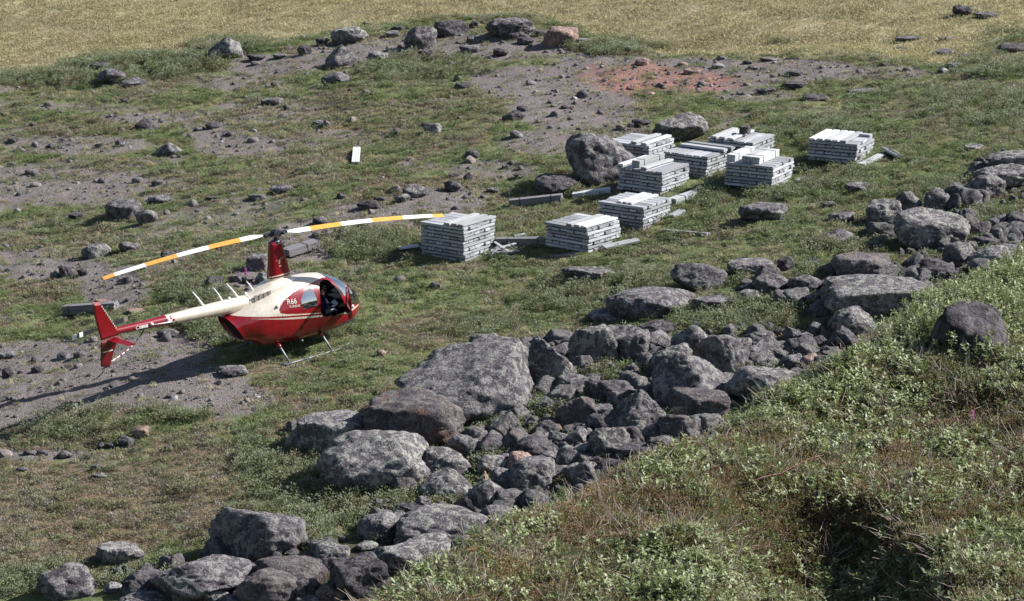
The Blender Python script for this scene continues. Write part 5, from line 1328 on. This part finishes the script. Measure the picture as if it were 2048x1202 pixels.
x, y, z = candidates(150000)
cv = cover(x, y, z)
free = clear(x, y)
nz = fbm(x / 1.1, y / 1.3, 0, 83, 4)
nz2 = fbm(x / 0.5, y / 0.5, 0, 89, 3)
gf = 0.93 * sstep(0.34, 0.66, cv['gravel'] + (nz - 0.5) * 1.1)
bare = np.clip(gf + cv['dirt'] * 0.8, 0, 1)
rnd = RS.random_sample(len(x))
greenness = np.clip(sstep(0.42, 0.62, nz) * (1 - 0.95 * np.clip(cv['brown'], 0, 1)) + 0.09, 0, 1)
def take(prob): return free & (RS.random_sample(len(x)) < prob)
k = take(0.62 * (1 - bare) * (1 - cv['plain']) * greenness)
scatter('dwarf_shrub_cover', [leafy(f'dwarf{i}', i, 70, 0.22, 0.085, 0.045, 0.03, ['shrub_leaf', 'bark_twig'], 0.6) for i in range(4)], np.stack([x, y, z], 1)[k], rnd_rot(k.sum()), RS.uniform(0.5, 1.25, k.sum()), 'low green dwarf shrubs covering the tundra slope', 'shrubs')
k = take(0.60 * (1 - bare) * (1 - cv['plain']) * np.clip(0.2 + cv['brown'] + (0.5 - nz), 0.1, 1))
scatter('heath_cover', [blades(f'heath{i}', 30 + i, 60, 0.19, 0.065, 0.018, ['heath_leaf'], 1.0) for i in range(3)], np.stack([x, y, z], 1)[k], rnd_rot(k.sum()), RS.uniform(0.6, 1.3, k.sum()), 'brown heath and moss between the green shrubs', 'heath')
k = take(0.10 * (1 - bare) * (1 - cv['plain']) * np.clip(nz2, 0, 1) + 0.03 * (1 - cv['plain']))
scatter('dry_grass_tufts', [blades(f'drytuft{i}', 50 + i, 34, 0.12, 0.14, 0.012, ['dry_grass'], 0.9) for i in range(3)], np.stack([x, y, z], 1)[k], rnd_rot(k.sum()), RS.uniform(0.6, 1.2, k.sum()), 'dry straw coloured grass tufts on the slope', 'grass')
k = take(cv['plain'] * 0.25)
scatter('plain_grass', [blades(f'plaintuft{i}', 60 + i, 70, 0.50, 0.075, 0.026, ['dry_grass'], 1.1) for i in range(3)], np.stack([x, y, z], 1)[k], rnd_rot(k.sum()), RS.uniform(0.6, 1.4, k.sum()), 'yellow brown sedge grass of the far plain', 'grass')
k = take(np.clip(cv['willow'] * 0.55, 0, 1) + 0.022 * (1 - bare) * (1 - cv['plain']) * (nz2 > 0.5) + 0.16 * cv['dirt'] * (nz > 0.50))
scatter('willow_shrubs', [leafy(f'willow{i}', 70 + i, 120, 0.27, 0.30, 0.062, 0.030, ['willow_leaf', 'bark_twig'], 0.7, 10, smin=0.25) for i in range(4)] + [leafy(f'birch{i}', 80 + i, 120, 0.27, 0.26, 0.05, 0.038, ['shrub_leaf', 'bark_twig'], 0.6, 8) for i in range(2)], np.stack([x, y, z], 1)[k], rnd_rot(k.sum(), 0.1), RS.uniform(0.6, 1.25, k.sum()), 'grey green willow shrubs growing in low patches', 'shrubs')
# gravel and rubble too many to count
def pebble(i, kind): 
    me = rock_mesh(900 + i, 1, 0.85, 0.62, kind, 2, 'pebble', 'pebble')
    me.polygons.foreach_set('use_smooth', [False] * len(me.polygons)) if kind == 'a' else None
    return bpy.data.objects.new(f'pebble{i}', me)
x2, y2, z2_ = candidates(160000)
cv2 = cover(x2, y2, z2_)
g2 = sstep(0.30, 0.62, cv2['gravel'] + (fbm(x2 / 1.1, y2 / 1.3, 0, 83, 4) - 0.5) * 1.1)
k2 = (RS.random_sample(len(x2)) < np.clip(g2 * 0.62 * sstep(0.36, 0.60, fbm(x2 / 0.8, y2 / 0.9, 0, 131, 3)) + cv2['dirt'] * 0.22 + 0.012 * (1 - cv2['plain']), 0, 1)) & clear(x2, y2, rocks=0.6)
n2 = k2.sum()
szs = 0.0135 * np.exp(RS.exponential(0.52, n2)).clip(1, 9)
scatter('gravel_stones', [pebble(i, 'ra'[i % 2]) for i in range(8)], np.stack([x2, y2, z2_ + 0.004], 1)[k2], rnd_rot(n2, 0.3), szs, 'loose grey gravel and rubble scattered over the bare ground', 'gravel')
kf = (RS.random_sample(len(x2)) < (cv2['dirt'] > 0.2) * 0.10) & clear(x2, y2, rocks=0.55)
ks = (RS.random_sample(len(x2)) < 0.020 * cv2['gravel'] + 0.0022 * (1 - cv2['plain']) * (cv2['v'] < 620)) & clear(x2, y2, rocks=1.0)
scatter('scattered_stones', [pebble(40 + i, 'ra'[i % 2]) for i in range(8)], np.stack([x2, y2, z2_ + 0.02], 1)[ks], rnd_rot(ks.sum(), 0.25), 0.055 * np.exp(RS.exponential(0.45, ks.sum())).clip(1, 4), 'loose grey stones strewn over the open slope', 'stones')
def rubble(i):
    o_ = bpy.data.objects.new(f'rubble{i}', rock_mesh(940 + i, 1, 0.85, 0.8, 'rab'[i % 3], 4, 'rubble', ('gneiss_rock', 'gneiss_rock_dark', 'gneiss_rock_pale', 'gneiss_rock_rusty')[i % 4]))
    q = (0.75, 0.9, 1.05)[i % 3]; o_.color = (q, q * 0.98, q, 1)
    return o_
scatter('boulder_field_rubble', [rubble(i) for i in range(12)], np.stack([x2, y2, z2_ + 0.06], 1)[kf], rnd_rot(kf.sum(), 0.3), 0.10 * np.exp(RS.exponential(0.55, kf.sum())).clip(1, 4.5), 'dark rubble filling the gaps between the boulders', 'rubble')

# ------------------------------------------------------------------ growth on the near hillside
def hill_points(n):
    x = RS.uniform(-1.9, 4.6, n * 2); y = RS.uniform(12.0, 26.2, n * 2)
    z = hill_z(x, y); u, v = project(x, y, z)
    k = (u > 560) & (u < 2110) & (v < 1260)
    return x[k], y[k], z[k], u[k], v[k]
def sprig(name, seed, n, length, ll, lw):
    rg = random.Random(seed); V, Fc, mi = [], [], []
    pts = [Vector((0, 0, -0.01))]; d = Vector((rg.uniform(-0.6, 0.6), rg.uniform(-0.6, 0.6), 0.8)).normalized()
    for k in range(4): d = (d + Vector((rg.uniform(-0.3, 0.3), rg.uniform(-0.3, 0.3), 0.15))).normalized(); pts.append(pts[-1] + d * length / 4)
    m = MB(); m.tube(pts, [0.0022, 0.002, 0.0017, 0.0013, 0.001], 4, cap=False)
    V = [Vector(v) for v in m.v]; Fc = [tuple(f_) for f_ in m.f]; mi = [1] * len(Fc)
    for k in range(n):
        f_ = 0.25 + 0.75 * (k + 1) / n; q = f_ * 4; i = min(3, int(q)); p = pts[i].lerp(pts[i + 1], q - i)
        a = k * 2.4 + rg.uniform(-0.4, 0.4)
        d = Vector((math.cos(a), math.sin(a), rg.uniform(0.25, 1.1))).normalized()
        sd_ = d.cross(Vector((rg.uniform(-0.3, 0.3), rg.uniform(-0.3, 0.3), 1))).normalized(); nn = sd_.cross(d)
        l, w = ll * rg.uniform(0.65, 1.25), lw * rg.uniform(0.7, 1.2)
        b = len(V)
        V += [p, p + d * l * 0.35 + sd_ * w / 2 + nn * 0.18 * w, p + d * l * 0.7 + sd_ * w * 0.4 - nn * 0.05 * l, p + d * l - nn * 0.12 * l, p + d * l * 0.7 - sd_ * w * 0.4 - nn * 0.05 * l, p + d * l * 0.35 - sd_ * w / 2 + nn * 0.18 * w, p + d * l * 0.5 - nn * 0.0]
        Fc += [(b, b + 1, b + 6), (b + 1, b + 2, b + 6), (b + 2, b + 3, b + 6), (b + 3, b + 4, b + 6), (b + 4, b + 5, b + 6), (b + 5, b, b + 6)]; mi += [0] * 6
    return proto_mesh(name, V, Fc, ['near_leaf', 'bark_twig'], mi)
xh, yh, zh, uh, vh = hill_points(85000)
nh = fbm(xh / 0.5, yh / 0.6, 0, 101, 4); nh2 = fbm(xh / 0.22, yh / 0.25, 0, 103, 3)
pit = np.exp(-(((xh - PITX) / 0.45) ** 2 + ((yh - PITY) / 1.4) ** 2))
strawy = ell(uh, vh, [(1000, 1120, 260, 80, 1), (1180, 1010, 170, 60, 0.9), (1300, 960, 160, 50, 0.7), (1800, 850, 120, 60, 0.4), (1560, 690, 60, 20, 0.2)])
lush = np.clip(ell(uh, vh, [(1750, 750, 380, 130, 1), (1950, 640, 160, 120, 1), (1400, 1160, 160, 90, 0.9), (1950, 1050, 160, 120, 0.35), (1000, 1060, 120, 40, 0.7), (1450, 850, 120, 50, 0.9), (1150, 960, 160, 30, 0.8), (900, 1180, 200, 40, 0.5), (1650, 1000, 220, 60, 0.5)]), 0, 1)
PH = np.stack([xh, yh, zh], 1)
def takeh(p): return RS.random_sample(len(xh)) < np.clip(p, 0, 1)
k = takeh((0.40 + 0.60 * lush) * sstep(0.38, 0.54, nh + 0.1 * lush) * (1 - 0.75 * strawy) * (1 - 0.45 * pit))
scatter('hillside_willow', [sprig(f'sprig{i}', 200 + i, 13 + i % 4, 0.11, 0.029, 0.0135) for i in range(7)], PH[k], rnd_rot(k.sum(), 0.45), RS.uniform(0.6, 1.3, k.sum()), 'fresh green willow leaves on the near hillside', 'shrubs')
k = takeh(0.75 * ell(uh, vh, [(2000, 600, 130, 90, 1), (1930, 680, 90, 60, 0.8), (1860, 660, 40, 50, 0.9), (1790, 690, 60, 30, 0.4)]))
scatter('hillside_tall_willow', [sprig(f'tall{i}', 300 + i, 22 + i % 4, 0.30, 0.042, 0.019) for i in range(5)], PH[k], rnd_rot(k.sum(), 0.3), RS.uniform(0.45, 0.8, k.sum()), 'taller leafy willow shoots round the lichened rock on the near hillside', 'shrubs')
k = takeh((0.45 + 0.15 * strawy - 0.2 * lush) * sstep(0.66, 0.40, nh) + 0.10)
scatter('hillside_heath', [leafy(f'nheath{i}', 220 + i, 60, 0.055, 0.055, 0.014, 0.006, ['near_heath', 'red_branch'], 0.8, 6) for i in range(5)], PH[k], rnd_rot(k.sum(), 0.3), RS.uniform(0.6, 1.5, k.sum()), 'rusty brown heath and crowberry on the near hillside', 'heath')
k = takeh((0.22 * sstep(0.40, 0.60, nh2) * (0.4 + 0.5 * lush) + 0.04) * (1 - 0.7 * strawy))
scatter('hillside_bilberry', [leafy(f'nberry{i}', 240 + i, 46, 0.05, 0.07, 0.016, 0.011, ['shrub_leaf', 'bark_twig'], 0.6, 5) for i in range(4)], PH[k], rnd_rot(k.sum(), 0.3), RS.uniform(0.7, 1.4, k.sum()), 'small dark green bilberry leaves on the near hillside', 'shrubs')
k = takeh(0.03 + 0.5 * strawy * sstep(0.30, 0.55, nh2) + 0.06 * (nh2 > 0.55))
scatter('hillside_grass', [blades(f'nstraw{i}', 260 + i, 20, 0.045, 0.06, 0.0026, ['near_straw'], 1.0) for i in range(5)], PH[k], rnd_rot(k.sum(), 0.3), RS.uniform(0.5, 1.4, k.sum()), 'dry bleached grass and lichen on the near hillside', 'grass')
def twig(name, seed):
    rg = random.Random(seed); m = MB()
    for b in range(4):
        p = Vector((0, 0, 0)); d = Vector((rg.uniform(-1, 1), rg.uniform(-1, 1), rg.uniform(0.1, 0.7))).normalized(); pts = [p]
        for k in range(4): d = (d + Vector((rg.uniform(-0.5, 0.5), rg.uniform(-0.5, 0.5), rg.uniform(-0.3, 0.3)))).normalized(); pts.append(pts[-1] + d * 0.045)
        m.tube(pts, [0.0026, 0.0022, 0.0018, 0.0014, 0.0009], 4, cap=False)
    return proto_mesh(name, m.v, [tuple(f_) for f_ in m.f], ['bare_twig'])
k = takeh(0.05 + 0.08 * sstep(0.5, 0.62, nh2) * (0.4 + lush))
scatter('hillside_twigs', [twig(f'twig{i}', 280 + i) for i in range(5)], PH[k], rnd_rot(k.sum(), 0.4), RS.uniform(0.5, 1.3, k.sum()), 'bare grey twigs tangled in the near hillside shrubs', 'twigs')
# single red-brown branches
for (pts, lab) in (([(1480, 990), (1530, 972), (1560, 966), (1620, 935), (1680, 920)], 'bare reddish branch arching over the dark hollow'), ([(1440, 1108), (1490, 1112), (1520, 1118)], 'short bare reddish branch left of the dark hollow'), ([(1900, 690), (1980, 755), (2046, 800)], 'long thin bare stem sloping down at the right edge')):
    P = []
    for u, v in pts:
        p = hill_hit(u, v); P.append(p + Vector((0, 0, 0.06)) - (p - Vector(CAM)).normalized() * 0.05)
    m = MB(); m.tube(P, [0.006 - 0.004 * i / (len(P) - 1) for i in range(len(P))], 6)
    for i in range(1, len(P)):
        m.tube([P[i], P[i] + (P[i] - P[i - 1]).normalized() * 0.07 + Vector((0.01, 0, 0.04))], [0.003, 0.001], 4)
    tag(m.build('branch', 'red_branch', None, True), lab, 'branch')
# fireweed
def fireweed(p, h, label, fl=9):
    e = empty('fireweed', p)
    m = MB(); m.tube([(0, 0, -0.02), (0.01 * h, 0, h * 0.5), (0.0, 0.01 * h, h)], [0.012 * h, 0.01 * h, 0.006 * h], 5); m.build('stem', 'shrub_leaf', e)
    rg = random.Random(int(p[0] * 100)); V, Fc = [], []
    for k in range(fl * 4):
        a = rg.uniform(0, 6.28); z = h * rg.uniform(0.62, 1.03); r = h * 0.16 * (1.25 - (z / h) * 0.7)
        c = Vector((0, 0, z)); d = Vector((math.cos(a), math.sin(a), rg.uniform(-0.2, 0.5))); s_ = d.cross(Vector((0, 0, 1))) * 0.35
        b = len(V); V += [c, c + d * r * 0.7 + s_ * r, c + d * r, c + d * r * 0.7 - s_ * r]; Fc.append((b, b + 1, b + 2, b + 3))
    mesh_obj('flowers', V, Fc, 'pink_petal', e)
    return tag(e, label, 'flower', 'pink fireweed')
for u, v, lab in ((1945, 858, 'pink fireweed flower on the right of the near hillside'), (1217, 975, 'pink fireweed flower at the crest of the near hillside'), (1338, 893, 'small pink flower on the near hillside edge below the rocks')):
    fireweed(hill_hit(u, v), 0.085 if u < 1900 else 0.12, lab)
for u, v, lab, h in ((492, 572, 'clump of pink fireweed behind the antennas', 0.55), (478, 566, 'smaller clump of pink fireweed left of the antennas', 0.35), (462, 560, 'thin pink fireweed in the stones behind the boom', 0.30)):
    fireweed(hit(u, v), h, lab, 16)
